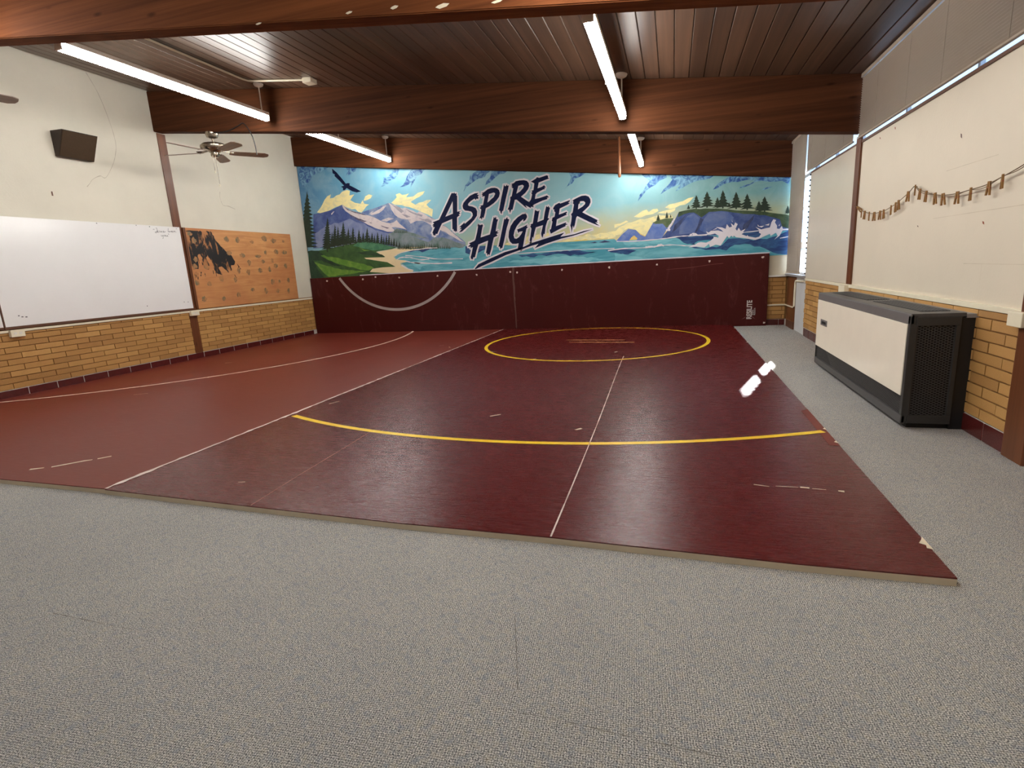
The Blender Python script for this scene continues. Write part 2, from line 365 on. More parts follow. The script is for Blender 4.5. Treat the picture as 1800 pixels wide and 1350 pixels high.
# ------------------------------------------------------------------ traced outlines, centimetres on the wall
LETTERS = [
    ('-389.5,255.8 -387.4,254.6 -385.1,255.8 -383.1,253.8 -380.4,254.6 -381,250.8 -379.7,249.3 -381.9,221.9 -374.4,222.9 -378.3,220.4 -375.8,218.8 -379.4,217 -377.2,215.6 -382,212.8 -383,211.8 -385.1,186 -386.9,188.1 -388.2,185.4 -389.3,188.7 -391.2,187.2 -392.1,192 -394,191 -392.9,209.9 -413.9,203.6 -419.1,195.6 -425.5,184.7 -427.7,186.1 -430.4,181.7 -432.4,184.4 -434,182.3 -433.9,187.7 -435.8,186.7 -429.3,197.9 -433.6,198.3 -431.2,200.8 -434.2,201 -430.1,204.7 -433,207 -420.1,210.4 -418.7,211.1 -390.9,254.7', '-389.4,241 -390.8,219.2 -406.2,214.9'),
    ('-338,251.3 -345.2,251.1 -354.9,247.8 -362.3,242.2 -368.3,236.6 -370.7,231.3 -370,226.6 -366.4,222.8 -359.5,221.5 -354.4,219.9 -352.1,216.6 -351.9,212.7 -355.3,208.3 -361.7,204.1 -368.6,199.5 -369.3,201.9 -380.5,194 -376,194.2 -379.9,190.2 -375.4,191 -381.2,184.9 -375.4,186.1 -368.9,190.4 -358.7,197.6 -349.4,205.5 -343.8,212.1 -342.8,219.8 -345.4,225.4 -351.2,228.6 -358,230.3 -360,232 -358.5,235 -353.9,238.4 -346.3,242 -344.4,239.3 -342.5,241.5 -339.3,240.7 -338.8,243.7 -340.1,245.3 -337,247.4 -341.1,248.5', ''),
    ('-332.5,250.8 -328.2,251.2 -320.3,255.8 -313.4,257.4 -306.6,257.2 -302.3,255.8 -298.8,252.5 -297.6,247.1 -299.5,241.2 -304.4,235.6 -310.6,230.8 -319.3,226.1 -325.8,223.7 -328.1,215.5 -331.4,206.5 -333.3,208.5 -335.1,203.8 -336.5,207.2 -339.7,206.5 -337.3,211.6 -334.9,222.1 -337.7,225.1 -335,226.7 -336.1,228.9 -331,229.6 -326.5,244.6 -332.3,244.1 -330.2,246.4 -332.5,247.7 -329.9,249.3', '-318.3,247.6 -312.3,248.6 -309.8,249.3 -307,248.3 -306.7,246.4 -309.9,241.4 -315.2,238 -318.7,235.3 -322.2,233.3'),
    ('-289.1,261.4 -287.9,258.4 -286,258 -283.3,261 -282.9,258.2 -280.2,259.1 -281.8,252.5 -286.3,239.4 -289.9,227.5 -293,217.1 -295.4,215.8 -296.7,210.9 -298.3,213 -299,217 -301.2,217.4 -299.7,223 -296,237.2 -290.7,254.8', ''),
    ('-276,260.6 -270.6,261.9 -267.2,264.6 -260.6,265.3 -252.5,265.1 -247,263.5 -243.5,259.4 -243,254.2 -245.3,249.2 -250.4,243.7 -258.8,237.8 -245.5,228 -235.9,217.8 -241.4,219.4 -242,217 -246.7,219.9 -251.4,222.5 -248.3,217.5 -251.6,219.5 -267.2,233.6 -270.5,233.5 -275.5,216.9 -278,217.3 -280.8,211.4 -282,217.4 -284.8,218 -282.3,222.4 -278.7,234.9 -278.8,238.9 -275.9,240.3 -272.3,253.2 -276.1,254.4 -273.4,255.9 -276.4,257.3 -273.9,258.7', '-262.7,256.4 -255.3,257.6 -252.6,255.5 -254,252.2 -260,246.8 -267.1,243.7'),
    ('-239.8,261.3 -230.9,265.2 -228.3,267.7 -224.4,266.3 -210.9,269.2 -207.9,267.7 -209,265.7 -207,263.5 -212.7,262.1 -225.6,258.5 -228,249.2 -221.1,250.8 -215.9,253.2 -214.9,251.3 -213.1,249.7 -216.1,248.5 -214.3,246.6 -217.8,246.4 -229.5,241.9 -232,239.5 -233.6,231.9 -225.9,232.7 -216.3,234.8 -211.4,236 -210.3,234.3 -207.8,232.6 -212,231.9 -210.7,229.8 -220.5,227.8 -238.1,221.8 -244.3,226.8 -240.9,231.7 -238.5,239.7 -239.8,242.8 -237.6,244.1 -239.6,246.1 -235.7,246.9 -233.6,257.8 -237.1,260', ''),
    ('-342.2,196.1 -338.8,194.9 -334.4,196.2 -333.3,193.8 -334.8,190.9 -339.5,173.1 -321.1,177.4 -318,186.6 -314.6,198.8 -311.5,207.8 -310,205.2 -307.4,207.9 -307.1,202.9 -303.5,202.6 -305.8,198.1 -309.7,182.1 -303.6,183.1 -307.4,180.5 -303.6,179 -308.8,177.2 -306.4,174.1 -313.8,171.4 -315.9,165.3 -320.3,150.6 -324.3,140.3 -326.2,142.6 -328.8,139.9 -329.1,144.7 -331.2,144.5 -328.7,153.5 -325.3,166.7 -344.7,160.8 -348.9,150.7 -353.2,138 -355.9,138.7 -358,134 -359.6,136.1 -360.8,134.1 -361.6,139.4 -359.4,144.9 -355.9,156.7 -361.8,155.1 -359.4,157.7 -365.9,158.3 -360.5,161.8 -363.3,164.2 -352.5,167.7 -350.1,169.9 -345.7,183', ''),
    ('-292,203.1 -290.2,201.4 -286,205.5 -285.8,201.9 -282.7,201.2 -284.9,195 -288.4,186 -294.7,163.9 -298.9,151.5 -300.7,152.1 -302.4,149.1 -303.8,154.7 -306.2,154.3 -302.1,167.5 -297.9,182.1', ''),
    ('-252.4,208.2 -250.1,206.2 -249.4,202.3 -252.1,198 -256.8,195.1 -256.5,199.4 -262.9,195 -269.1,188.5 -273.6,181.1 -276.2,172.8 -274.8,167.3 -271.1,166.3 -266,169 -261.5,174.1 -258.8,178.6 -264.6,178.2 -267.7,175.9 -267.9,179.2 -269.2,182.4 -262.7,184.2 -254.3,187.4 -249.1,189.5 -251.2,186.5 -248.5,185.1 -251.6,182.7 -255.2,169.8 -258.3,156.9 -260.4,149.1 -262.8,149.4 -264.7,145.2 -266.1,147.7 -268,145.4 -269.5,149.8 -267.4,158.3 -272.4,157.4 -279.1,157.8 -283.9,162.4 -285.9,170.4 -284.6,179.6 -280.7,189.3 -274.4,197.3 -266.6,203.6 -258.1,207.9', ''),
    ('-234.4,213.6 -231.2,211.4 -228.9,210.7 -226.2,212.2 -227.9,205.7 -230.9,192.4 -219.5,195.7 -216.9,207.9 -213.7,218.4 -211.6,216.3 -208.9,218.4 -209,215.5 -206.9,215.4 -208.9,208.7 -211.7,197.7 -208.8,196.7 -212.7,193.3 -216.3,183.7 -218.5,170.8 -220.5,171.5 -222.8,164.8 -224.3,167.6 -225.1,172 -221.1,186.4 -234.1,183.5 -237,175.3 -239.9,165.2 -241.4,167.9 -242.5,161.9 -244.7,158 -246.7,162.1 -245.1,168.2 -242.4,181.8 -244.4,186.4 -242.7,187.9 -244,189.5 -239.5,190.7 -237.4,199.7', ''),
    ('-200.7,215.2 -197.4,219 -190.2,221.9 -188.7,220.3 -171.4,224.8 -172.1,222.2 -174.8,221.2 -171.8,219.8 -176.3,217.2 -189.8,212.1 -191.7,202.2 -184.6,203.9 -177.8,206.1 -177,204 -179.3,202.5 -177.1,201 -180.8,199.8 -195.6,194.3 -197.6,183.1 -188.4,185.5 -179,188.4 -180.2,186 -176,185 -180.7,183.6 -180.4,181.8 -191.8,177.5 -207.2,170.8 -208.7,174.1 -209.2,177.9 -206.9,178.5 -203.6,191.1 -204.9,192.7 -203.4,197.8 -199.7,199.1 -197.9,206.4 -200.3,208.7 -199.3,211 -201.9,211.9', ''),
    ('-166.8,223.6 -163.6,225.5 -157.4,227.9 -151.2,229.9 -144.3,230 -139,227.8 -136.1,223.2 -135.8,218.1 -138.6,212.5 -144.9,207.1 -150.4,202.8 -144.3,199 -135.2,193.9 -124.1,187.6 -125.7,186 -123.9,183.5 -128.7,184.2 -120.9,178 -125.6,179.6 -138.5,185.7 -159.4,197.2 -161.4,194.4 -164.1,182.8 -166.2,177.3 -167.6,181.9 -170,169.3 -170.9,178.8 -172.1,181.8 -170.1,189.9 -169.1,198 -170.4,200.9 -167.4,203.8 -164.6,216.8 -166.7,219.2 -165.4,221.3', '-156.5,219.4 -153,221.3 -147.6,220.9 -145,218.5 -145.4,216 -150.1,212 -157.9,208.2'),
    ('-355,117.6 -347.2,125.3 -320.4,135.5 -294.2,144.3 -271.2,149 -258.7,151.3 -242.7,157.2 -224.6,161.5 -204.2,166.2 -183.2,171 -190.3,164.5 -176.4,165.7 -165.3,167.2 -148.9,171.3 -133.3,173.3 -151.3,168.4 -168.6,164.4 -188.4,161.2 -216.7,154.2 -238.2,147.5 -230.7,154.9 -244.6,152 -258,148.1 -292.1,139 -320.9,128.3 -343.2,120.6 -354,116.3', ''),
]
PAINT = [
    ('painted_cloud', 1, 'cloud', [
        '-709.3,334.8 -637.1,327.2 -650.4,322.1 -663.9,316.6 -681.5,313.1 -689.4,303.4 -703.8,294.3 -711,303.7',
        '-604.7,322.6 -580.6,319.9 -585.7,312.3 -598.7,306.9 -607,306 -601.8,313.9',
        '-490.9,310.4 -504.4,311 -509.4,301.6 -517.9,295.8 -526.7,295.8 -527.3,285.9 -536,278.8 -517.3,283.8 -511.7,289.4 -502.7,291 -495.1,298.6',
        '-464.4,307.8 -436.5,303.9 -442.5,299.6 -456.6,291.6 -465.2,280.9 -472.2,272.5 -468.9,282.9 -483.1,275.7 -495.2,275.1 -482.2,284.2 -477.3,293.6 -468.8,302.5',
        '-351.8,283.4 -328.3,290.3 -313.8,285.8 -324.6,276.7 -338.5,275 -350.5,268.9 -361.5,262.6 -367.2,254.8 -362.9,265.9 -354.7,274.4',
        '-310.3,286.5 -280.8,286.6 -288.3,279.3 -304.3,274.8 -313.9,267.5 -325.1,262.8 -314.4,275.8',
        '-173.2,271.1 -142.8,269.1 -147.5,263.8 -161,259.2 -166.5,251.9 -181.9,242.5 -171.6,254.3 -168.2,261.9',
        '-50.9,257.1 -11.4,253.2 -9.7,246.4 -21.6,242.5 -28.4,236.4 -42.3,229.2 -49.3,221.3 -56.7,213 -53.6,223.3 -44,236.1 -37.1,244 -47.4,251.7',
        '-8.1,252.9 63.2,242.8 48.7,237.6 32.3,235.8 15.8,228.7 3.7,223.7 12.3,234.3 -4.5,229.2 -20.1,220.8 -7.9,234.5 -1.2,242.3',
        '92.2,240 120.6,237.2 124.1,228.9 113,231.5 90.9,230.4 78.1,228.3 68.6,222.6 61.8,221.2 68.4,229.2 78,234.8',
        '122.2,237.1 174.6,229.7 172.4,219.3 162.7,225.3 145.9,225.3 133.4,228 116.4,223.2 98.9,219.6 108.5,223.9 124.1,228.9',
        '133.7,214 138.5,217.1 149.6,218.1 143.2,215.1',
    ]),
    ('painted_sunlit_cloud', 1, 'yellow', [
        '-681.3,244.4 -671.4,252.9 -660.9,266 -644.6,275.5 -647.8,268.1 -632.5,272.3 -619.1,278.1 -608.4,280.5 -601.5,278.2 -603.7,269.8 -592.8,270.9 -602.8,261.1 -593.2,255.2 -581.3,252.5 -575.9,258.9 -573.2,251.8 -562.9,249.6 -574.5,241.6 -581.3,236.1 -622.4,254.1 -648.8,246.6 -673,242',
        '-574.5,257 -569.4,265.2 -561,268.2 -553.8,265.5 -557.9,260.8 -566.3,258.1',
        '-515.3,248.7 -502.5,257.7 -504.3,262.9 -495.9,264.7 -490.5,260.9 -476.4,262.5 -483.2,256.1 -467.8,256.4 -457.6,262.1 -443.8,263.7 -448.5,258 -462.4,252.6 -474.5,247 -465.4,241.2 -449.8,244.9 -432.1,247.1 -442.7,239.4 -430.3,230 -433.4,216.6 -460.7,230.8 -486.9,239.6 -507.9,244.7',
        '-63.5,188.7 -49.3,197.2 -42.3,198.7 -38.8,194.6 -24.9,198.7 -23.1,195.1 -31.8,190.6 -42.3,189.7 -52.9,186.1',
        '-12.8,199.7 2.5,205 16,207.5 33,212.5 26.1,205.5 11,200.9 2.6,197.3',
        '-24.9,191.8 -7.6,195.6 4.3,197.2 2.6,193 -12.8,190',
        '-96,178.8 -76,183.5 -72.5,181.5 -96,172.6',
        '-74.3,179.9 -45.8,183.3 -21.4,188.1 -2.4,186.6 0.2,181.3 -24.8,180.6 -31.8,176.7 -38.8,165 -45,156.3 -53,160.7 -61.8,168.1 -72.6,170.6 -85.3,161.2 -107.3,155.1 -107.2,162.7',
        '-249.6,169.5 -212,172.7 -194.8,165.8 -158.5,163.4 -96.1,167.6 -94.2,157 -175.8,155.5 -268.3,155.6 -300.3,156.7 -290.9,159.5',
    ]),
    ('painted_eagle', 2, 'navy', [
        '-635.3,322.3 -626.5,314.6 -615.8,301.7 -608.9,292.2 -603.6,292.7 -599.7,291.4 -601.1,288.4 -589.7,282.3 -577.3,275 -586.7,273.8 -596.5,276.9 -607.9,283.9 -612.5,280.6 -616.7,280.8 -616.1,284.7 -620.3,287.6 -613.1,288.7 -622.4,298.9 -631.9,308.4 -630.7,310.8 -635.3,313.8',
    ]),
    ('painted_mountain', 2, 'mtn', [
        '-581.2,236.6 -564.5,239.9 -541.8,244.1 -521.2,249.2 -508,243.9 -493.1,236.8 -487.1,238 -463.1,226 -459,229 -442.7,219.4 -420.8,209.3 -422.5,205 -406.1,197.4 -390.4,183.3 -370.1,166.7 -370.1,159.8 -471.4,163.2 -509.7,165.9 -586.5,179.5',
    ]),
    ('painted_snow', 3, 'snow', [
        '-521.2,249.2 -508,243.9 -493.1,236.8 -487.1,238 -463.1,226 -459,229 -442.7,219.4 -421.8,209.4 -422.6,204 -406.2,196.3 -390.5,182.2 -372.4,166.9 -388.7,174.5 -407.1,186.6 -430.7,196.9 -423.1,195.3 -440.3,204.1 -454.9,211.9 -466.5,211.9 -478.6,207.7 -483.6,215.7 -497,218.4 -510,226.2 -516.7,237 -518.3,243.9',
        '-526.5,244.9 -533.5,237.5 -543.2,232.2 -559.7,229.7 -564.3,233 -546.6,237.6 -533.8,243.4',
        '-563.1,234.6 -553.7,237.3 -559.1,233.8',
        '-512.7,219.6 -529.1,215.4 -540.8,218.3 -530.5,221 -524.3,222.2',
        '-569.7,230.8 -556.1,225.5 -537.1,215.9 -521.5,211.7 -507.1,216.6 -502.8,210.3 -487.5,197.3 -502.8,201.8 -520.4,203.9 -537.6,211.2',
        '-642.9,243.5 -636.3,245.1 -641.3,239.9',
        '-633.6,234 -628.3,234.5 -631.9,231.3',
    ]),
    ('painted_snow_shadow', 4, 'snowsh', [
        '-517.5,247.2 -498.7,238.9 -489.7,231.4 -495.9,228.5 -504.9,236',
        '-487.3,236.3 -467,226.3 -452,221.7 -454.2,218.6 -471,224.9',
        '-496.1,226.9 -477.3,220.3 -485.2,219.2',
        '-460.3,215.7 -443.2,214.4 -425.1,204.6 -440,207.4',
    ]),
    ('painted_near_mountain', 4, 'mtn2', [
        '-690.4,241.6 -673,242.4 -648.9,245.8 -622.4,254.1 -607.2,243.3 -595.5,238.1 -575.6,233 -556.6,221.2 -537.4,212.9 -518.5,202.9 -510.9,196.3 -515.5,194.1 -512.3,169.5 -624.9,174.8 -700.5,175.8',
    ]),
    ('painted_near_snow', 5, 'snow', [
        '-622.5,253.8 -614.8,249.2 -607.2,243.3 -591.5,236.9 -569.7,230.5 -550.6,220.8 -535.4,212.7 -520.3,204.7 -510.9,196 -529.3,196.4 -546.7,202.3 -562.2,209.1 -577.6,217.2 -588.9,225.4 -604.4,233.5 -615.8,241.4 -620.3,247',
        '-640.8,243.4 -648.1,236.9 -649.9,238.8 -644.1,242.8',
    ]),
    ('painted_ridge', 6, 'mtn2d', [
        '-619.7,251.3 -607.3,242.8 -583.5,235.4 -569.8,230 -579.8,232 -595.7,236.3 -611.4,243.1',
        '-608.3,235.6 -592.9,226.5 -577.1,221 -571.2,219.2 -579.6,217.7 -593.2,224 -606.7,232',
        '-567.3,217.7 -559.5,214.5 -563.5,214.8',
        '-541.9,209.4 -524.5,203.3 -528.6,202.2 -540.1,207',
    ]),
    ('painted_mountain_haze', 5, 'mtn3', [
        '-691.8,204.4 -661.2,220.2 -635.6,220.1 -609.4,226.9 -593.9,218.8 -577.7,215.8 -562.6,206 -547.1,199.7 -527.6,193.2 -513.7,174.9 -604,173.5 -693.7,177.2',
    ]),
    ('painted_foothill', 6, 'hill', [
        '-527.6,193.2 -519.5,194.3 -508.8,201.3 -495.3,197.5 -480.2,191.6 -461.4,185.2 -442.9,177.2 -484.4,185.2 -462.3,178.2 -445.4,171.6 -432.3,179.5 -412.7,178.2 -389.2,168 -370,161.3 -375.6,157.3 -504.6,164.1 -512.6,166.1 -525.6,175.6',
    ]),
    ('painted_sea', 2, 'sea', [
        '-504.6,163.7 -439,160.5 -370.6,159.8 -268.4,155.1 -180.1,155 -96.3,154.4 -92.7,151.3 -16,149.8 9.9,151.6 52.2,150.5 109.5,150.6 178.5,151.8 181.1,99.9 149.5,105 150,94.8 -97.1,96.7 -294.2,103.8 -515.7,109.8 -490.1,115.6 -517.6,121.4 -487.5,121.7 -515.1,143.4 -518.6,148.9',
    ]),
    ('painted_deep_water', 3, 'deep', [
        '-493.6,157.9 -460,159.7 -425.4,158.1 -446.8,157.2 -459.7,153.5 -464.3,156.2 -483.9,155.6',
        '-370.6,159.2 -314.2,156.3 -338,149.6 -352.8,141.8 -371.6,147.2',
        '-111.3,136.8 -85.6,136.5 -59.3,132.7 -72.9,127.2 -92.9,131.1',
        '-269.3,136.9 -213.3,138.9 -159.2,139.9 -125.6,134.8 -159.4,130.6 -202.5,135.2 -247,132.5',
        '3,150.8 37.1,150.3 55.5,149.6 70.5,148 60.7,142.7 40.6,142.3 27.1,138 37.3,135.6 16.9,141.2',
        '27.2,134.1 54.3,129.7 77.4,133.1 87,142.7 103.3,142.5 124.4,137.5 144.9,138.5 166.5,145.7 178.6,150.6 180.7,109.1 161.7,114.4 142.4,124 119.8,132.1 97.1,132.7 84.3,124.1 74.3,127.3 61,127.2 44.2,129.6',
    ]),
    ('painted_pale_water', 3, 'pale', [
        '-481.8,138.1 -446.5,138.7 -423.9,134.7 -462.2,127.8 -467.7,121.5 -480.7,129.2',
        '-81.8,147.5 -42.3,146.8 -21.2,148.1 3.1,148.2 -7.3,143.6 -42.4,140.6 -78.2,142.8',
        '-96.6,131.3 -60.3,123.8 -42.4,115.6 -96.8,116.8',
        '-292.8,127.5 -180.9,131.8 -107.1,121.5 -203.2,116.3',
    ]),
    ('painted_sand', 7, 'sand', [
        '-557.9,160 -518.9,163.8 -486.9,164.8 -453.8,163.7 -425.2,160.3 -461.4,162.4 -494.5,161.7 -444.5,159.5 -483.7,158.2 -507.9,154.4 -521,149 -517.1,143.5 -497.4,140.7 -488.7,138.1 -507.9,136 -506.5,130.6 -489.3,122.6 -481.6,120.5 -484.1,115.3 -532.2,117.7 -577,122.6 -570,128.5 -547.1,130 -519.3,129.8 -535.9,139.2 -582.2,148 -586,150.6 -539.2,149',
    ]),
    ('painted_meadow', 6, 'grass', [
        '-713.8,169.3 -679.3,170.9 -650.6,174.6 -624.6,177.5 -603.2,179.7 -582.2,181 -567.6,181.8 -551.8,177.3 -532.2,170.8 -512.6,166.1 -523,163.6 -553.7,161.5 -558.3,160 -539.1,149.7 -545,148.6 -581.9,150.4 -574,146.7 -535.9,139.2 -519,130.2 -530.9,129 -570.4,128.6 -547.7,125.6 -515.5,121.8 -528.4,115.7 -722.2,108.1',
    ]),
    ('painted_bush', 7, 'bush', [
        '-608,174.6 -598.9,180.3 -590.4,181.5 -581.8,184.2 -569.6,182 -551.9,176.4 -530.2,170.7 -516.7,166 -543.2,163.6 -563.7,163 -587.8,168.9',
    ]),
    ('painted_grass_light', 7, 'glight', [
        '-685.2,161.2 -653.4,155.1 -620.3,146.6 -587.5,138.8 -566.7,130.2 -578.7,125.4 -605.4,130.3 -630.1,137.1 -665.2,148.1 -694.4,158',
        '-702.6,148.3 -673.1,139.3 -639.6,130.3 -585.2,124.2 -623.8,120.3 -671.9,117.4 -683.7,126.9 -696.8,142.4',
        '-599.6,175 -605.3,179.8 -592,169.2 -571.9,163.5 -584.4,163.4',
    ]),
    ('painted_grass_dark', 7, 'gdark', [
        '-713.5,171.1 -690.3,170.6 -678.5,161.7 -685.3,160.3 -667.1,150.1 -638.6,137.5 -655.8,138.4 -684.5,151 -704.2,152.1 -696,133.1 -683,116.6 -717.2,111.7',
        '-567.8,163.3 -539.7,150.1 -564.9,153.3 -605.6,161.1',
    ]),
    ('painted_cliff', 4, 'cliff', [
        '9.5,190.8 26.3,192.9 51.3,192.5 75.9,189.7 108.3,184.7 140,180.5 177.5,171.4 178.6,149.5 109.5,149.3 52.2,149.8 8.2,151 -19.5,149.3 -7.4,162.8 -0.6,171 4.5,180.9',
    ]),
    ('painted_rock', 5, 'rock', [
        '9.9,154.7 11.4,168.4 23.1,183.8 33.1,187.2 42.4,178.4 39.3,166.4 33.6,154.8',
        '42,159.4 46.7,174.4 54.8,183.5 69.5,187.4 85.8,184.5 94.2,175.8 91.2,166 76.6,163.7 63.5,161.3 53.8,153.4',
    ]),
    ('painted_crevice', 6, 'crev', [
        '43.3,178.8 48.6,175.9 41.9,162.8 34.5,153 39.3,166.4',
        '109,163 118.4,170.7 124.5,176.8 123.1,170.3 115.6,157.6 107.8,151.4',
        '2.8,170.7 13,178.6 24.7,189.6 16.4,178.3 8,165.2 -2.2,157.3',
    ]),
    ('painted_turf', 6, 'turf', [
        '9.5,190.8 26.3,193.2 51.3,193 75.9,190.2 108.3,185.2 140,181 177.5,171.9 178.5,151.5 166,156.4 162.4,167.4 140.2,175.6 116.5,179.1 100.4,182 76,187.2 56.4,187.1 44.9,179.2 33.1,188.1 18,186.7 7.8,182.4',
    ]),
    ('painted_headland', 5, 'rock2', [
        '-31.8,176.7 -24.8,179.7 1,181.2 -7.4,164.6 -10.9,162.7 -17.7,149.9 -45.9,150 -57.5,151.8 -44.1,155.7 -38.8,165',
    ]),
    ('painted_headland_turf', 6, 'turf2', [
        '-32.7,176.5 -24.8,180 -11,181.9 1.4,181.7 -4,170.9 -10,166.5 -16.1,173.9 -28.3,174.4',
    ]),
    ('painted_arch', 5, 'rock2', [
        '-93.6,150.6 -83.5,161 -72.6,169.5 -60.1,166.9 -53,159 -45.9,155.3 -37,154 -42.3,149.4 -59.3,148.8 -57.5,153.1 -62.8,158.2 -67.3,155.5 -72.7,148.7',
    ]),
    ('painted_islet', 5, 'crev', [
        '-139.4,150.7 -133.1,151.3 -130.2,152.1 -125.2,150.6 -131.5,149.8',
        '-123.6,150.5 -116.9,151.9 -113.2,153.3 -107.6,151.5 -101.5,149.9 -108.7,149.6',
    ]),
    ('painted_foam', 8, 'white', [
        '25.2,133.1 34.2,135.8 40.1,139.5 45,140.2 52.9,138.7 59.7,141.3 64.5,145.5 64,147.5 68.4,146.9 71.3,145 72.2,148.5 66.3,152.4 59.5,151.1 48.7,151.3 25,150.4 24.9,151.7 31.9,152.2 31.9,154.7 36.9,152.4 50.7,152.4 54.6,152.9 52.5,156.8 56.5,154.6 60.3,157.3 71,157 79.3,154 75.8,157.7 71.9,160 67.8,162.6 76.7,161.3 82.5,158.5 84.2,166 88.2,160.3 92,161.5 90.1,167.1 94.8,162.8 96.6,167.6 100.5,164.8 97.4,157.7 99.9,154.3 102.1,159.1 105.6,153.6 112.6,156.8 108.7,151.5 115.1,152 132.8,153 127.2,158.5 135.6,154 141.1,155.1 148.4,156.2 150.1,163.6 152.9,168.4 156.9,167 155.3,163.3 158.6,158.2 158.6,153.8 162.3,152.9 165.6,157.2 167.3,152.7 176.9,152.5 177,150.6 167,150.3 162.8,142.2 155.5,136.8 160.2,142.5 157.5,147.6 149.9,142.8 148.9,146.2 138.8,142.2 134.3,140.2 127.8,138.2 112.6,141.8 98.3,144.5 95.3,147.4 94,144.8 91.5,147.4 87.8,143.9 85.3,147.6 78.3,137 75.5,132.7 67.7,134.7 59.4,131.4 57.4,136.4 50.1,131.2 38.2,133.5 29.2,133',
        '62.3,158.2 69.9,161.6 68.1,159.2',
        '91.2,171.9 93.3,167.8 91.8,169.4',
        '130.7,159.2 130.1,162.2 132.6,159.1 140,159.5 136.4,156.9',
        '140.9,160.4 147.7,162.4 146.5,159.1',
        '160.7,158 162.9,160.8 162.1,157',
    ]),
    ('painted_wave_hollow', 9, 'deep', [
        '106.7,148.6 110.4,150.8 121.7,150.8 132.9,151.7 132.5,149.3 135.9,147.1 133.2,142.9 127.7,141.8 117.2,144.5 115.7,146.5 114.4,145.1',
    ]),
]
SPRUCES = [(-716.2, 167.6, 18.8, 119.5, 23.0), (-668.0, 166.6, 9.9, 67.2, 12.5), (-649.8, 172.7, 6.6, 46.2, 7.7), (-642.5, 174.1, 5.9, 41.6, 6.4), (-630.3, 174.2, 6.6, 48.2, 10.1), (-618.4, 176.2, 4.6, 33.8, 6.7), (-607.7, 177.3, 4.5, 33.7, 6.3), (-594.0, 178.2, 3.6, 27.7, 5.8), (-584.4, 179.4, 2.5, 20.1, 4.9), (-575.7, 177.9, 3.7, 29.7, 6.1), (-565.1, 177.3, 2.6, 20.9, 4.5), (-559.7, 176.0, 2.0, 16.6, 3.3), (-553.1, 174.7, 2.8, 23.5, 4.9), (-544.7, 173.3, 2.5, 21.2, 4.0), (-539.8, 172.1, 2.0, 16.9, 2.9), (-534.2, 170.9, 2.4, 21.1, 3.6), (-528.7, 169.7, 2.5, 22.3, 3.6), (-523.4, 168.5, 1.8, 16.4, 2.4), (-518.1, 167.3, 2.0, 17.8, 3.6), (-512.6, 166.4, 1.5, 13.5, 2.4), (-506.7, 165.7, 1.3, 12.1, 2.4), (-656.2, 173.1, 4.6, 32.1, 5.6), (-637.7, 174.7, 3.6, 25.7, 4.6), (-623.7, 175.6, 3.4, 25.7, 4.2), (-613.1, 175.9, 3.0, 22.9, 3.7), (-601.3, 177.8, 2.2, 16.7, 3.3), (-589.7, 178.8, 1.7, 13.2, 3.1), (-570.2, 177.6, 1.9, 14.8, 3.1), (36.6, 193.4, -0.4, 21.7, 6.9), (53.2, 193.8, -0.5, 25.5, 8.5), (69.2, 192.1, -0.5, 17.3, 5.3), (77.3, 190.8, -0.7, 28.3, 8.1), (97.4, 188.1, -0.9, 26.8, 8.7), (113.9, 185.3, -0.9, 25.4, 8.2), (131.2, 182.0, -0.6, 16.1, 5.8), (139.6, 180.4, -1.0, 24.0, 8.4), (173.2, 174.9, -0.6, 13.0, 3.6), (86.8, 191.8, -0.2, 7.8, 2.4), (24.6, 193.7, -0.1, 7.4, 2.4), (-23.4, 179.2, -0.1, 10.4, 2.9), (-9.6, 181.7, -0.1, 10.9, 2.4), (-3.6, 182.4, 0.0, 6.0, 1.5)]
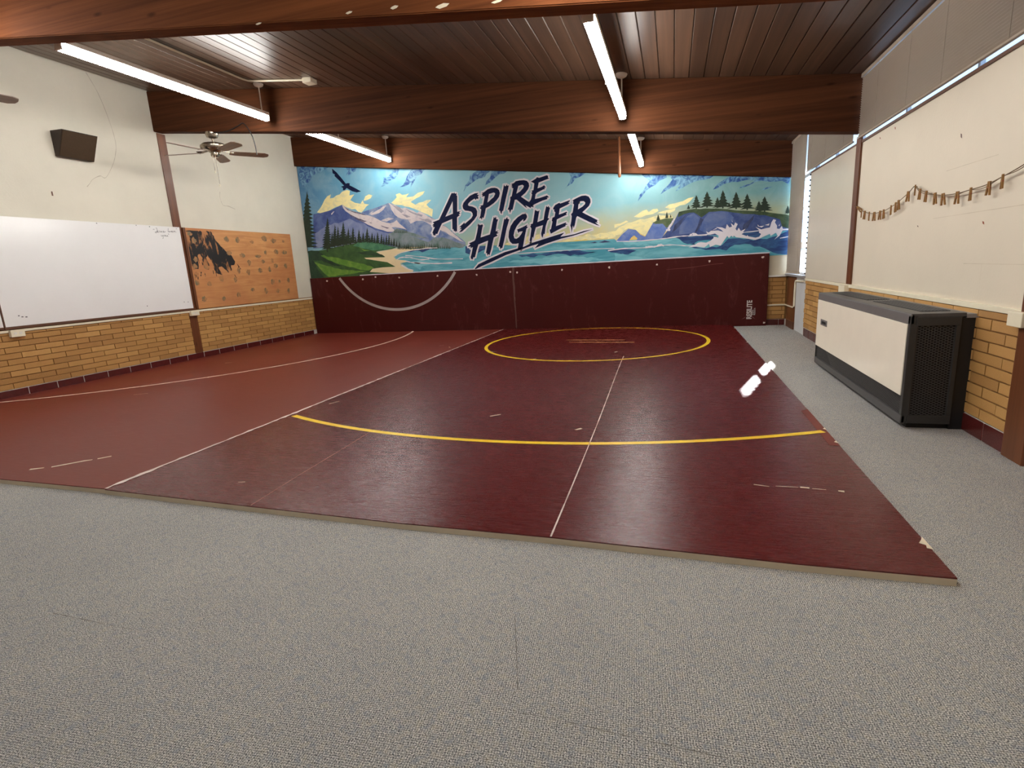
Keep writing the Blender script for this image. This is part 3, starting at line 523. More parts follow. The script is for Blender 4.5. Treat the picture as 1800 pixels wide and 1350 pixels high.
TREELINE = [(-509.8, 165.0, 0.6, 5.6, 1.4), (-506.4, 164.3, 1.0, 9.3, 1.3), (-503.0, 164.8, 0.7, 6.7, 1.4), (-499.7, 164.1, 0.6, 5.3, 1.4), (-496.3, 164.5, 0.9, 8.0, 1.4), (-493.0, 163.8, 0.7, 6.6, 1.4), (-489.6, 164.3, 1.0, 9.1, 1.4), (-486.3, 163.6, 0.8, 7.7, 1.4), (-483.0, 162.9, 0.7, 6.3, 1.4), (-479.6, 163.3, 0.9, 9.0, 1.4), (-476.3, 162.6, 0.7, 7.6, 1.3), (-473.0, 163.1, 0.5, 5.0, 1.4), (-469.7, 162.4, 0.9, 8.7, 1.4), (-466.3, 162.9, 0.6, 6.1, 1.3), (-463.1, 162.2, 0.5, 4.8, 1.4), (-459.8, 161.4, 0.8, 8.6, 1.3), (-456.5, 161.9, 0.6, 6.0, 1.4), (-453.3, 161.2, 1.0, 9.7, 1.4), (-449.9, 161.7, 0.7, 7.2, 1.3), (-446.7, 161.0, 0.5, 5.8, 1.3), (-443.4, 161.5, 0.8, 8.3, 1.4), (-440.2, 160.8, 0.7, 6.9, 1.4), (-437.0, 160.0, 0.6, 5.7, 1.4), (-433.7, 160.5, 0.8, 8.2, 1.4), (-430.5, 159.8, 0.7, 6.8, 1.4), (-427.2, 160.3, 0.9, 9.3, 1.4), (-507.0, 165.4, 0.9, 8.1, 1.5), (-503.2, 165.2, 0.5, 4.2, 1.6), (-499.3, 164.9, 0.6, 5.4, 1.5), (-495.5, 164.7, 0.7, 6.5, 1.5), (-491.7, 164.4, 0.8, 7.6, 1.6), (-487.8, 164.2, 0.9, 8.7, 1.5), (-484.0, 164.0, 0.5, 4.9, 1.5), (-480.2, 163.7, 0.6, 6.1, 1.5), (-476.4, 163.5, 0.7, 7.1, 1.5), (-472.7, 163.3, 0.9, 8.2, 1.6), (-468.9, 163.0, 0.5, 4.5, 1.5), (-465.1, 162.8, 0.5, 5.6, 1.5), (-461.3, 162.6, 0.6, 6.6, 1.5), (-457.6, 162.3, 0.8, 7.8, 1.5), (-453.8, 162.1, 0.8, 8.9, 1.5), (-450.1, 161.9, 0.5, 5.1, 1.5), (-446.4, 161.7, 0.6, 6.1, 1.5), (-442.6, 161.4, 0.6, 7.3, 1.5), (-438.9, 161.2, 0.8, 8.4, 1.5), (-435.2, 161.0, 0.4, 4.6, 1.5), (-431.5, 160.7, 0.5, 5.8, 1.5), (-427.8, 160.5, 0.6, 6.8, 1.5), (-424.1, 160.3, 0.7, 7.9, 1.5), (-420.4, 160.1, 0.3, 4.1, 1.4), (-416.7, 159.8, 0.4, 5.3, 1.4), (-413.1, 159.6, 0.6, 6.4, 1.5), (-409.4, 159.4, 0.6, 7.4, 1.4), (-405.8, 159.2, 0.8, 8.5, 1.5), (-402.1, 158.9, 0.4, 4.8, 1.4), (-513.4, 195.6, 0.6, 5.5, 1.2), (-510.2, 195.4, 0.6, 5.5, 1.2), (-507.0, 195.2, 0.6, 5.5, 1.1), (-503.9, 195.0, 0.6, 5.4, 1.2), (-500.8, 194.8, 0.6, 5.4, 1.2), (-497.6, 194.5, 0.6, 5.5, 1.2), (-494.5, 194.3, 0.6, 5.5, 1.2), (-491.3, 194.1, 0.5, 5.4, 1.1), (-488.2, 193.9, 0.5, 5.4, 1.1)]
FOAM_LINES = [('-520.2,149 -505.9,154.8 -483.7,158.2 -454.1,160.4 -427.2,160', 1.2), ('-515.2,143.1 -504.8,146.4 -487,145.7 -465.8,140.3 -446.3,140.4', 1.3), ('-495.8,150 -460.5,145.3 -428.5,139.4 -377.2,137', 1.1), ('-497.5,140.3 -485.9,136.5 -466.6,132.9 -476.7,135.4 -436.7,131.4 -399.6,130.7', 1.6), ('-506.3,132.3 -493.1,124.6 -481.5,121.4', 2.0), ('-296.6,140.2 -235.4,140.3 -159.2,140.5 -96.5,138.7', 1.0), ('-107.6,135.6 -78.3,137.5 -42.4,136.7 -15.9,138.6 3.2,138.3 27.2,135.2 42.4,137', 1.3), ('-44.1,137.2 -37,138.1 -28.2,136.5', 2.2), ('-25.6,138.7 -19.4,140 -14.2,137.9', 2.2), ('-92.7,150.2 -60.2,148.5 -16,149.5 9.9,151.6 26.9,151.5 53.8,150.7', 1.4), ('26.9,152.2 33.6,154.8 38.7,151.7', 2.0), ('163.7,138.5 179.1,140.7', 1.2), ('-7.4,164.6 -2.3,172.8 2.7,180.7', 2.2), ('-10.9,163.1 -4,163.5', 2.6)]
WRITING = ['625.5,197.4 626.1,196.3', '627,197.6 627.5,196.4', '630.3,199.3 631.8,198.4 631.7,195.8 630.7,193.3 629,192.1 628,193 629,193.8 631.2,194.1', '631.4,193.8 633.3,194.3 633.1,195.3 631.9,194.7 631.9,193.2 633.9,193', '636.3,195.6 635.3,194.7 636.4,194 635.1,193.2', '637.7,195.3 637.4,193.9 638.6,193.8 639.5,195.3 639.4,193.9 640.2,193.9', '642.7,195.6 641.5,194.9 642.6,194.3 641,193.6 644.1,194.2 645.5,194.8', '650.7,199.7 650,197 649.3,194.4', '651.8,195.6 650.7,195 651.1,194.2 652.2,194.8 652,195.6', '653,195.7 653.7,194.6 654.9,196', '655.3,194.9 657.1,195.3 656.6,196.1 655.5,195.4 655.9,194.6 657.6,194.6', '659.9,196.3 658.9,195.6 660.1,195.1 658.9,194.5 661.2,196.1 662.4,194.8 663.3,194.7', '664.4,200.1 664.5,199.1', '665.3,200.1 665.3,199.2', '637,189.8 637.2,188.2 638.8,188.1 640.2,189.6', '640.4,189.8 640,186.9 639.1,184.7 638.8,185.4', '643.1,189.9 641.9,188.9 642.5,188 644,188.8 643.2,189.8', '644.8,189.8 644.7,188.3 646.2,188.2 647.3,189.7 647.2,188.2 648.2,188', '649.2,192.3 649.8,191.2 649.4,190.3']
SMEAR = ['674.1,198.6 703.4,198.4 709.9,197.6 719.6,198.6 727.9,199 732.3,193.2 736.1,184.6 753,168.3 764.9,160.5 770.4,150.1 766.3,145.5 759.9,144.4 759.8,136.4 752.7,138.8 752.2,133.1 746.5,137.8 738.8,143.6 732.6,141.4 738.6,129 730.4,131.4 723.3,138.3 722.6,148.2 718.4,154.8 714.5,162.4 710.9,158.1 714.9,145 712.2,138.5 703.3,141.9 700.6,148.4 703.8,157 699.9,163.4 695.4,161.2 692.2,139.9 681.5,139.1 678.4,148.6 677.3,158 676.9,165.3 676.5,180.8 673.7,190.9']
DRIPS = ['683.8,134.8 682.6,123.1', '689.7,134.6 688.1,124', '686.7,135.8 685.5,127.3', '703,134.3 703.7,127.8', '696.5,135.6 694.5,129.1', '764.4,129.4 767.8,123.5', '774.3,146.6 780.5,138.3', '720.3,137.2 720.5,131.7', '725.9,137.1 725.4,128.2', '776.7,143.1 774.2,138.5', '712.1,195.6 722.4,186.4 733.7,173.6 740.2,163.7', '696.6,197 704.2,183.6 715.5,173.2', '682.5,191.2 690,172.8 696.6,148.4']
BLOTS = [(759.3, 187.5, 6.1, 5.0), (783.0, 187.2, 5.6, 5.2), (849.3, 191.7, 8.1, 6.2), (872.2, 188.1, 7.6, 5.1), (899.0, 188.2, 4.0, 3.2), (816.6, 184.6, 5.1, 3.0), (788.7, 161.7, 6.5, 4.1), (825.8, 160.1, 7.9, 3.4), (846.7, 167.0, 4.5, 4.3), (875.6, 168.6, 6.7, 4.5), (897.6, 167.5, 8.0, 4.5), (802.4, 149.3, 4.6, 5.4), (837.0, 150.9, 5.0, 3.4), (861.8, 152.1, 3.3, 5.1), (868.3, 143.1, 6.6, 4.4), (896.3, 142.8, 5.0, 5.2), (826.6, 135.0, 6.1, 4.9), (851.1, 136.4, 4.5, 5.6), (797.3, 133.3, 4.6, 5.4), (775.2, 136.1, 3.5, 5.8), (734.6, 124.0, 5.2, 5.6), (708.9, 116.6, 5.2, 4.3), (684.4, 119.3, 5.9, 4.2), (765.0, 121.2, 3.9, 5.2), (854.6, 114.2, 5.6, 5.7), (872.5, 113.5, 3.8, 3.9), (898.4, 115.1, 4.1, 5.3), (801.7, 102.9, 5.9, 3.4), (833.1, 98.7, 5.3, 5.5), (865.1, 97.0, 5.4, 4.5), (895.2, 95.3, 4.5, 5.3), (766.5, 95.4, 5.1, 4.5), (732.8, 91.2, 4.4, 4.0), (693.6, 93.3, 5.3, 4.8), (709.0, 142.9, 6.2, 3.8), (686.8, 193.5, 5.8, 3.7), (759.8, 165.0, 6.1, 4.6), (686.5, 144.3, 5.3, 4.2), (692.3, 183.3, 5.3, 5.3), (690.1, 154.8, 4.6, 4.7)]
CRACKS = ['764.8,263.9 762.7,256.3 764.2,247.5 767.2,242.5 778.3,242 792.3,238.5', '574.6,386.7 585.7,364.5 593.8,332.1 596.4,308 593.2,293.2 585.9,277.7 572.9,260.2 565.6,261.4 554.8,255.7 550,250.3 545.4,245.6', '587.9,286.6 616.2,286.8 651.5,287.8 674.9,287.4 720.9,288.4']

def P2(s): return [tuple(float(a)/100 for a in t.split(',')) for t in s.split()]

# ------------------------------------------------------------------ floor, ceiling, walls
bm = B(); bx(bm, XL-.15, XR+.15, YF-.15, YB+.15, -.1, 0); floor = struct('floor', bm, M['carpet'])
for s in ('-37.7,115.9 -24.8,115.7 -7.4,114.8 19.3,113.8', '-50.6,155.1 -44.9,137.1 -40.7,123.3', '-219.4,120.9 -199.5,120.4 -179.3,120'):
    bm = B(); ribbon(bm, smooth(P2(s), 12), .0022, lambda u, v, t: (u, v, .0008), .9); obj('carpet_seam', bm, M['carpet_seam'], floor, face=(0, 0, 1))

bm = B(); xa, xb = XL-.3, XR+.5
hexa(bm, [(xa,YF-.2,zc(xa)+.024),(xb,YF-.2,zc(xb)+.024),(xb,YB+.4,zc(xb)+.024),(xa,YB+.4,zc(xa)+.024),(xa,YF-.2,zc(xa)+.2),(xb,YF-.2,zc(xb)+.2),(xb,YB+.4,zc(xb)+.2),(xa,YB+.4,zc(xa)+.2)])
ceiling = struct('ceiling', bm, M['dark_wood'])
bm = B(); hw = .0725                                   # one tongue-and-groove plank with chamfered edges
prof = [(-hw+.005, 0), (hw-.005, 0), (hw, .006), (hw, .022), (-hw, .022), (-hw, .006)]
L_ = YB - YF
a_ = [bm.verts.new((x, 0, z)) for x, z in prof]; b_ = [bm.verts.new((x, L_, z)) for x, z in prof]
for i in range(6): bm.faces.new((a_[i], a_[(i+1) % 6], b_[(i+1) % 6], b_[i]))
bm.faces.new(a_); bm.faces.new(b_[::-1])
plank_me = mesh('plank', bm, M['plank'])
for k in range(-48, 12):
    x = (k+.5)*.148
    inst('plank', plank_me, ceiling, (x, YF, zc(x)), (0, math.atan(-SL), 0))

# left wall: plaster above, tan brick below, oxblood tiles at the foot
bm = B(); bx(bm, XL-.15, XL, YF, YB, 0, 3.9); wall_left = struct('wall_left', bm, M['wall_l'])
bm = B(); bx(bm, XL, XL+.004, 2.0, YB, .118, .79); obj('mortar_bed', bm, M['mortar'], wall_left)
def bricks(parent, me_full, place, u0, u1, z0, z1, pitch=.3105, course=.0667, gap=.009, skip=()):
    row = 0; z = z0
    while z < z1-.015:
        h = min(course-gap, z1-z-gap/2); u = u0 - (pitch/2 if row % 2 else 0) - .02
        while u < u1:
            a, b = max(u, u0), min(u+pitch-gap, u1)
            if b-a > .03 and not any(s0 < (a+b)/2 < s1 for s0, s1 in skip):
                o = inst('brick', me_full, parent, place((a+b)/2, z+h/2), None)
                o.scale = place.scale(b-a+random.uniform(-.002, .002), h)
            u += pitch
        z += course; row += 1
bm = B(); bx(bm, -.5, .5, -.5, .5, -.5, .5); unit_brick = mesh('brick', bm, M['brick'])
class OnX:                                              # bricks on a wall of constant x
    def __init__(s, x): s.x = x
    def __call__(s, u, z): return (s.x + random.uniform(-.0015, .0015), u, z)
    def scale(s, l, h): return (.022, l, h)
class OnY:
    def __init__(s, y): s.y = y
    def __call__(s, u, z): return (u, s.y + random.uniform(-.0015, .0015), z)
    def scale(s, l, h): return (l, .022, h)
bricks(wall_left, unit_brick, OnX(XL+.002), 2.6, 6.615, .122, .745); bricks(wall_left, unit_brick, OnX(XL+.002), 6.762, YB-.07, .122, .745)
bm = B(); bx(bm, XL, XL+.012, 2.0, YB-.06, 0, .116); bl = struct('baseboard_left', bm, M['grout'])
bm = B(); bx(bm, -.006, .006, -.152, .152, -.055, .055); bmesh.ops.bevel(bm, geom=bm.edges[:], offset=.003, segments=1, affect='EDGES'); tile_me = mesh('tile', bm, M['tile'])
for k in range(-8, 18):
    y = 4.268 + .156 + k*.3125
    if y < 9.6: inst('tile', tile_me, bl, (XL+.011, y, .056))
bm = B()
for s in CRACKS[:2]:
    bm = B(); ribbon(bm, smooth(P2(s), 4), .006, lambda u, v, t: (XL+.001, u, v), .5); obj('hairline_crack', bm, M['crack'], wall_left, face=(1, 0, 0))
bm = B(); bx(bm, XL, XL+.004, 5.005, 5.02, 2.30, 2.35); obj('nail_mark', bm, M['board_trim'], wall_left)

# back wall
bm = B(); bx(bm, XL-.15, XR+.12, YB, YB+.15, 0, 3.9); wall_back = struct('wall_back', bm, M['wall_b'])
bm = B(); bx(bm, 1.0, XR, YB-.004, YB, .10, .79); obj('mortar_bed', bm, M['mortar'], wall_back)
bricks(wall_back, unit_brick, OnY(YB-.003), 1.12, XR-.03, .112, .785, skip=())
bm = B(); bx(bm, 1.1, XR-.01, YB-.05, YB, .785, .812); obj('ledge', bm, M['white_metal'], wall_back)
bm = B(); bx(bm, 1.0, XR, YB-.012, YB, 0, .1); bb = struct('baseboard_back', bm, M['grout'])
for x in (1.21, 1.52): inst('tile', tile_me, bb, (x, YB-.011, .05), (0, 0, math.pi/2)).scale = (1, 1, .86)
inst('tile', tile_me, bb, (1.72, YB-.011, .05), (0, 0, math.pi/2)).scale = (1, .28, .86)

# right wall: brick below, painted block in the middle, windows under the eave
W0 = 8.44
bm = B(); bx(bm, XR, XR+.15, YF, W0, 0, .79); bx(bm, XR, XR+.15, YF, 8.515, .79, 2.195); bx(bm, XR, XR+.15, YF, 3.28, 2.195, 2.84)
wall_right = struct('wall_right', bm, M['wall_r'])
bm = B(); bx(bm, XR-.004, XR, 2.0, W0, .10, .77); obj('mortar_bed', bm, M['mortar'], wall_right)
bricks(wall_right, unit_brick, OnX(XR-.003), 2.6, 3.285, .122, .765); bricks(wall_right, unit_brick, OnX(XR-.003), 3.48, W0, .122, .765)
bm = B(); bx(bm, XR-.012, XR, 2.0, W0, 0, .116); br = struct('baseboard_right', bm, M['grout'])
for k in range(0, 20):
    y = 2.30 + k*.3125
    if y < 8.3 and abs(y-3.38) > .16: inst('tile', tile_me, br, (XR-.011, y, .056))
bm = B(); bx(bm, XR, XR+.15, W0, 9.08, 0, .80); obj('spandrel_panel', bm, M['grey_panel'], wall_right)
bm = B(); bx(bm, XR-.002, XR+.15, 9.08, YB, 0, .80); obj('wood_panel', bm, M['post'], wall_right)
bm = B(); bx(bm, XR-.02, XR, 9.1, 9.62, 0, .11); obj('base_block', bm, M['board_trim'], wall_right)
bm = B()
for s in ('395,164.3 458,164.3', '364,134 471,134', '355,103 420,103', '398,103 398,91'):
    bm = B(); ribbon(bm, P2(s), .003, lambda u, v, t: (XR-.0012, u, v), .5)
    obj('block_seam', bm, M['block_seam'], wall_right, face=(-1, 0, 0))
for (y, z, h, m) in ((4.42, 1.835, .035, 'board_trim'), (4.02, 1.27, .022, 'rust'), (4.95, 1.30, .015, 'board_trim'), (5.95, 2.12, .02, 'rust'), (5.6, 2.13, .025, 'rust')):
    bm = B(); shape(bm, [[(y-.012, z-h/2), (y+.008, z-h*.2), (y+.016, z+h/2), (y-.004, z+h*.3)]], lambda u, v, t: (XR-.0015, u, v)); obj('paint_chip', bm, M[m], wall_right, face=(-1, 0, 0))
bm = B(); bx(bm, XL-.15, XR+.15, YF-.15, YF, 0, 3.9); struct('wall_front', bm, M['wall_l'])

# windows
def pane(parent, y0, y1, z0, z1, m, x=XR+.075):
    bm = B(); bx(bm, x, x+.006, y0, y1, z0, z1); return obj('pane', bm, M[m], parent)
def clerestory(name, y0, y1):
    bm = B()
    bx(bm, XR+.05, XR+.11, y0, y1, 2.195, 2.225); bx(bm, XR+.05, XR+.11, y0, y1, 2.79, 2.84)
    w = struct(name, bm, M['blue_white'])
    n_ = max(1, round((y1-y0)/1.0)); d = (y1-y0)/n_
    for k in range(n_+1):
        bm = B(); bx(bm, XR+.05, XR+.11, y0+k*d-.015, y0+k*d+.015, 2.225, 2.79); obj('mullion', bm, M['blue_white'], w)
    for k in range(n_): pane(w, y0+k*d+.015, y0+(k+1)*d-.015, 2.225, 2.79, 'frost')
    return w
clerestory('window_1', 3.3, 6.66); clerestory('window_2', 6.68, 8.48)
bm = B(); bx(bm, XR+.04, XR+.12, 8.48, 8.52, .83, 2.84); bx(bm, XR+.04, XR+.12, YB-.04, YB, .83, 2.84); bx(bm, XR+.04, XR+.12, 8.52, YB-.04, 2.80, 2.84); bx(bm, XR+.04, XR+.12, 8.52, YB-.04, .83, .86)
w3 = struct('window_3', bm, M['blue_white'])
bm = B(); bx(bm, XR+.05, XR+.11, 8.52, YB-.04, 1.20, 1.30); obj('transom', bm, M['blue_white'], w3)
bm = B(); bx(bm, XR+.05, XR+.11, 8.52, YB-.04, 1.768, 1.792); obj('transom', bm, M['blue_white'], w3)
bm = B(); bx(bm, XR+.05, XR+.11, 8.52, YB-.04, 2.195, 2.24); obj('transom', bm, M['blue_white'], w3)
pane(w3, 8.52, YB-.04, .86, 1.20, 'frost'); pane(w3, 8.52, YB-.04, 1.30, 1.768, 'glass'); pane(w3, 8.52, YB-.04, 1.792, 2.195, 'glass'); pane(w3, 8.52, YB-.04, 2.24, 2.80, 'frost')
bm = B(); bx(bm, XR-.05, XR+.16, W0+.03, YB, .80, .83); obj('sill', bm, M['sill'], w3)

# beams, posts and surface raceways (fixed trim)
def beam(name, yl, yr, th, x0=XL, x1=XR, m='beam'):
    def y_(x): return yl + (yr-yl)*(x-XL)/(XR-XL)
    bm = B(); p = []
    n_ = 12
    rows = []
    for i in range(n_+1):
        x = x0+(x1-x0)*i/n_; zt = zc(x); zb = zt-.528
        rows.append([bm.verts.new(q) for q in ((x, y_(x), zb), (x, y_(x)+th, zb), (x, y_(x)+th, zt), (x, y_(x), zt))])
    for q, w in zip(rows, rows[1:]):
        for k in range(4): bm.faces.new((q[k], w[k], w[(k+1) % 4], q[(k+1) % 4]))
    bm.faces.new(rows[0]); bm.faces.new(rows[-1][::-1])
    bmesh.ops.recalc_face_normals(bm, faces=bm.faces)
    es = [e for e in bm.edges if len(e.link_faces) == 2 and e.calc_face_angle(0) > 1 and abs((e.verts[0].co-e.verts[1].co).x) > .2]
    bmesh.ops.bevel(bm, geom=es, offset=.006, segments=2, affect='EDGES')
    return struct(name, bm, M[m])
beam_1 = beam('trim_1', 3.345, 3.325, .145, m='beam_lit')
beam('trim_2', 6.585, 6.485, .15)
beam('trim_3', 9.655, 9.655, .15)
beam('trim_4', .10, .10, .145); beam('trim_5', -3.12, -3.12, .145)
for (x, z, w, h) in ((-1.93, 2.752, .05, .012), (-1.62, 2.728, .055, .016), (-1.31, 2.683, .09, .02), (-.975, 2.648, .07, .012), (-2.6, 2.80, .05, .01)):
    bm = B(); shape(bm, [[(x-w/2, z), (x-w*.2, z-h*.6), (x+w*.3, z-h*.3), (x+w/2, z+h*.3), (x+.1*w, z+h*.7), (x-w*.3, z+h*.4)]], lambda u, v, t: (u, 3.345-.02*(u-XL)/(XR-XL)-.0015, v))
    obj('paint_chip', bm, M['torn'], beam_1, face=(0, -1, 0))
def post(name, x0, x1, y0, y1, z0, z1):
    bm = B(); bx(bm, x0, x1, y0, y1, z0, z1); return struct(name, bm, M['post'], bevel=.004)
post('trim_6', XL, XL+.012, 6.62, 6.757, .03, 3.33)
post('trim_7', XL, XL+.03, 3.36, 3.50, .03, 3.33)
post('trim_8', XR-.02, XR, 6.44, 6.575, .80, 2.25)
post('trim_9', XR-.03, XR, 3.29, 3.475, 0, 2.25)
# raceways with their outlet boxes
bm = B(); bx(bm, XL, XL+.022, 2.0, YB-.02, .748, .776); t10 = struct('trim_10', bm, M['ivory'], bevel=.003)
for (y0, y1, z0, z1) in ((4.205, 4.345, .695, .775), (6.625, 6.775, .695, .77)):
    bm = B(); bx(bm, XL+.01, XL+.055, y0, y1, z0, z1); bb_ = obj('outlet_box', bm, M['ivory'], t10, bevel=.005)
    for dy in (.03, .08):
        bm = B(); bx(bm, XL+.0545, XL+.0562, y0+dy, y0+dy+.03, (z0+z1)/2-.012, (z0+z1)/2+.012); obj('socket', bm, M['white_metal'], bb_)
bm = B(); bx(bm, XR-.022, XR, 2.0, 8.45, .765, .797); t11 = struct('trim_11', bm, M['ivory'], bevel=.003)
for (y0, y1) in ((6.47, 6.68), (3.40, 3.53)):
    bm = B(); bx(bm, XR-.06, XR-.01, y0, y1, .712, .79); obj('outlet_box', bm, M['ivory'], t11, bevel=.005)
bm = B(); bx(bm, XR-.012, XR, 3.48, 8.50, 2.176, 2.197); struct('dark_strip', bm, M['board_trim'])  # thin dark strip along the top edge of the wall panels
bm = B(); tube(bm, [(1.2, YB-.02, .332), (XR-.03, YB-.02, .332), (XR-.02, YB-.05, .332), (XR-.016, 9.16, .335), (XR-.016, 9.09, .36), (XR-.016, 9.085, .70), (XR-.016, 9.05, .735), (XR-.016, 8.47, .752)], .013, 8)
struct('trim_13', bm, M['ivory'], sm=True)
# conduit on the ceiling planks
bm = B(); cz = lambda x: zc(x)-.013
tube(bm, [(-5.10, 3.5, cz(-5.10)), (-5.125, 6.12, cz(-5.125)), (-5.10, 6.19, cz(-5.1)), (-5.05, 6.205, cz(-5.05)), (-4.28, 6.215, cz(-4.28))], .012, 8)
t14 = struct('trim_14', bm, M['ivory'], sm=True)
bm = B(); bx(bm, -4.30, -4.18, 6.16, 6.29, zc(-4.24)-.055, zc(-4.24)+.004); obj('junction_box', bm, M['ivory'], t14, bevel=.006)

# ------------------------------------------------------------------ wrestling mats
MZ = .032
def slab(bm, poly, z0, z1):
    lo = [bm.verts.new((x, y, z0)) for x, y in poly]; hi = [bm.verts.new((x, y, z1)) for x, y in poly]
    bm.faces.new(lo[::-1]); bm.faces.new(hi)
    for i in range(len(poly)): j = (i+1) % len(poly); bm.faces.new((lo[i], lo[j], hi[j], hi[i]))
YP = YB-.062                                            # face of the wall pads
seam_x = lambda y: -3.15 + (y-2.135)*.0145
left_poly = [(XL+.02, 2.19), (-5.4, 2.165), (-4.1, 2.150), (-3.153, 2.138), (seam_x(YP)-.003, YP), (XL+.02, YP)]
right_poly = [(-3.147, 2.130), (-2.08, 2.085), (-1.2, 2.052), (-.487, 2.048), (.05, 2.032), (.45, 2.018), (.952, 2.020), (.956, 4.5), (.96, YP), (seam_x(YP)+.003, YP)]
up = lambda h: (lambda u, v, t: (u, v, MZ+h))
def arc(cx, cy, rx, ry, a0, a1, n_): return [(cx+rx*math.cos(math.radians(a0+(a1-a0)*i/n_)), cy+ry*math.sin(math.radians(a0+(a1-a0)*i/n_))) for i in range(n_+1)]
lm = thing('wrestling_mat', 'faded brownish maroon floor mat along the whiteboard wall, with one long pale curved line', 'mat', (-5.1, 2.15, 0))
bm = B(); slab(bm, left_poly, 0, .027); obj('foam_core', bm, M['foam'], lm)
bm = B(); slab(bm, left_poly, .027, MZ); obj('vinyl_cover', bm, M['mat_dull'], lm)
bm = B(); ribbon(bm, [p for p in arc(-9.481, 8.023, 4.847, 4.847, -62, 20, 90) if p[0] > XL+.05], .045, up(.0012)); obj('curved_line', bm, M['pale_line'], lm, face=(0, 0, 1)); lm.children[-1]['label'] = 'pale curved boundary line'
bm = B()
for s in ('-394,237 -383,250 -379,253', '-377,255 -372,261', '-405,231 -398,235', '-325,752 -320,745', '-347,765 -341,770', '-620,620 -612,625', '-470,742 -460,745', '-560,430 -548,437'):
    bm = B(); ribbon(bm, P2(s), .016, up(.0012), .6); obj('scuff', bm, M['torn'], lm, face=(0, 0, 1))
rm = thing('wrestling_mat', 'glossy dark maroon floor mat beside the carpet, with a yellow circle and yellow arc', 'mat', (-1.1, 2.05, 0))
bm = B(); slab(bm, right_poly, 0, .027); obj('foam_core', bm, M['foam'], rm)
bm = B(); slab(bm, right_poly, .027, MZ); obj('vinyl_cover', bm, M['mat_gloss'], rm)
bm = B(); ribbon(bm, [p for p in arc(-1.07, 7.9, 4.65, 4.65, 180, 360, 240) if seam_x(p[1])+.03 < p[0] < .955 and p[1] < 6], .05, up(.0014)); obj('large_arc', bm, M['yellow_line'], rm, face=(0, 0, 1)); rm.children[-1]['label'] = 'bright yellow arc'
bm = B(); ribbon(bm, arc(-1.10, 7.9, 1.588, 1.63, 0, 360, 128), .05, up(.0014)); obj('small_circle', bm, M['yellow_line'], rm, face=(0, 0, 1)); rm.children[-1]['label'] = 'bright yellow circle'
for p in ([(-1.55, 8.08), (-.66, 7.99)], [(-1.46, 7.835), (-.51, 7.748)]):
    bm = B(); ribbon(bm, p, .032, up(.0016)); obj('starting_line', bm, M['orange_line'], rm, face=(0, 0, 1))
bm = B(); ys = [2.135+i*(YP-2.135)/160 for i in range(161)]
ribbon(bm, [(seam_x(y)+random.uniform(-.004, .004), y) for y in ys], [.012+.022*abs(math.sin(y*2.1))*random.random()+.012*(y < 5.5)*random.random() for y in ys], up(.0024), .3)
obj('seam_tape', bm, M['seam'], rm, face=(0, 0, 1))
bm = B(); ribbon(bm, smooth([(-.487, 2.05), (-.495, 2.9), (-.512, 4.0), (-.54, 5.3), (-.556, 6.1), (-.56, 6.6)], 10), .007, up(.0014), .4); obj('cover_seam', bm, M['seam'], rm, face=(0, 0, 1))
bm = B(); ribbon(bm, smooth([(-2.08, 2.09), (-2.10, 2.5), (-2.115, 3.0), (-2.13, 3.35)], 8), .005, up(.0014), .5); obj('cover_seam', bm, M['seam_thin'], rm, face=(0, 0, 1))
bm = B()
for s, w in (('40,275.5 47,274', .008), ('50,275 60,275', .006), ('61,275.3 65,275', .018), ('66,274.5 72,274', .005), ('77,273.5 79.5,273', .016), ('-64,356 -60,360', .02), ('-136,384 -129,390', .012), ('-70,690 -67,694', .03), ('-240,700 -232,704', .02), ('-240,235 -236,236', .008), ('-300,410 -296,420', .012), ('-165,640 -162,643', .02)):
    bm = B(); ribbon(bm, P2(s), w, up(.0014), .4); obj('scuff', bm, M['torn'], rm, face=(0, 0, 1))
bm = B(); shape(bm, [[(.957, 2.215), (.938, 2.222), (.944, 2.245), (.925, 2.258), (.942, 2.285), (.956, 2.315)]], up(.0014)); obj('torn_corner', bm, M['torn'], rm, face=(0, 0, 1))
bm = B(); shape(bm, [[(.956, 3.42), (.90, 3.43), (.905, 4.2), (.957, 4.25)]], up(.0010)); obj('edge_tape', bm, M['mat_dull'], rm, face=(0, 0, 1))
bm = B()
for y, w in ((3.47, .012), (3.74, .006), (7.6, .02), (9.1, .03)):
    bm = B(); shape(bm, [[(.959, y), (.945-w/2, y+.02), (.953, y+.03+w), (.959, y+.05)]], up(.0016)); obj('torn_edge', bm, M['torn'], rm, face=(0, 0, 1))

# wall pads
def washer(parent, x, z):
    bm = B(); k = 8; pts = [(x+(.018+random.uniform(-.006, .006))*math.cos(2*math.pi*i/k), z+(.018+random.uniform(-.006, .006))*math.sin(2*math.pi*i/k)) for i in range(k)]
    f = [bm.verts.new((a, YP-.004, b)) for a, b in pts]; g = [bm.verts.new((a, YP+.001, b)) for a, b in pts]; c = bm.verts.new((x, YP-.009, z))
    for i in range(k): j = (i+1) % k; bm.faces.new((f[i], f[j], c)); bm.faces.new((f[i], g[i], g[j], f[j]))
    obj('washer', bm, M['washer'], parent)
def wall_pad(label, x0, x1, ws):
    t = thing('wall_pad', label, 'wall pad', ((x0+x1)/2, YP, 0))
    bm = B(); bx(bm, x0, x1, YP, YB-.012, .002, 1.162); obj('padding', bm, M['pad'], t, bevel=.008)
    for x, z in ws: washer(t, x, z)
    return t
lp = wall_pad('long maroon wall pad with a grey part circle, under the painted mountains', XL+.02, -2.795, ((-6.744, 1.094), (-5.915, 1.09), (-5.63, 1.121), (-5.108, 1.086), (-4.3, 1.08), (-3.504, 1.063), (-2.848, 1.082)))
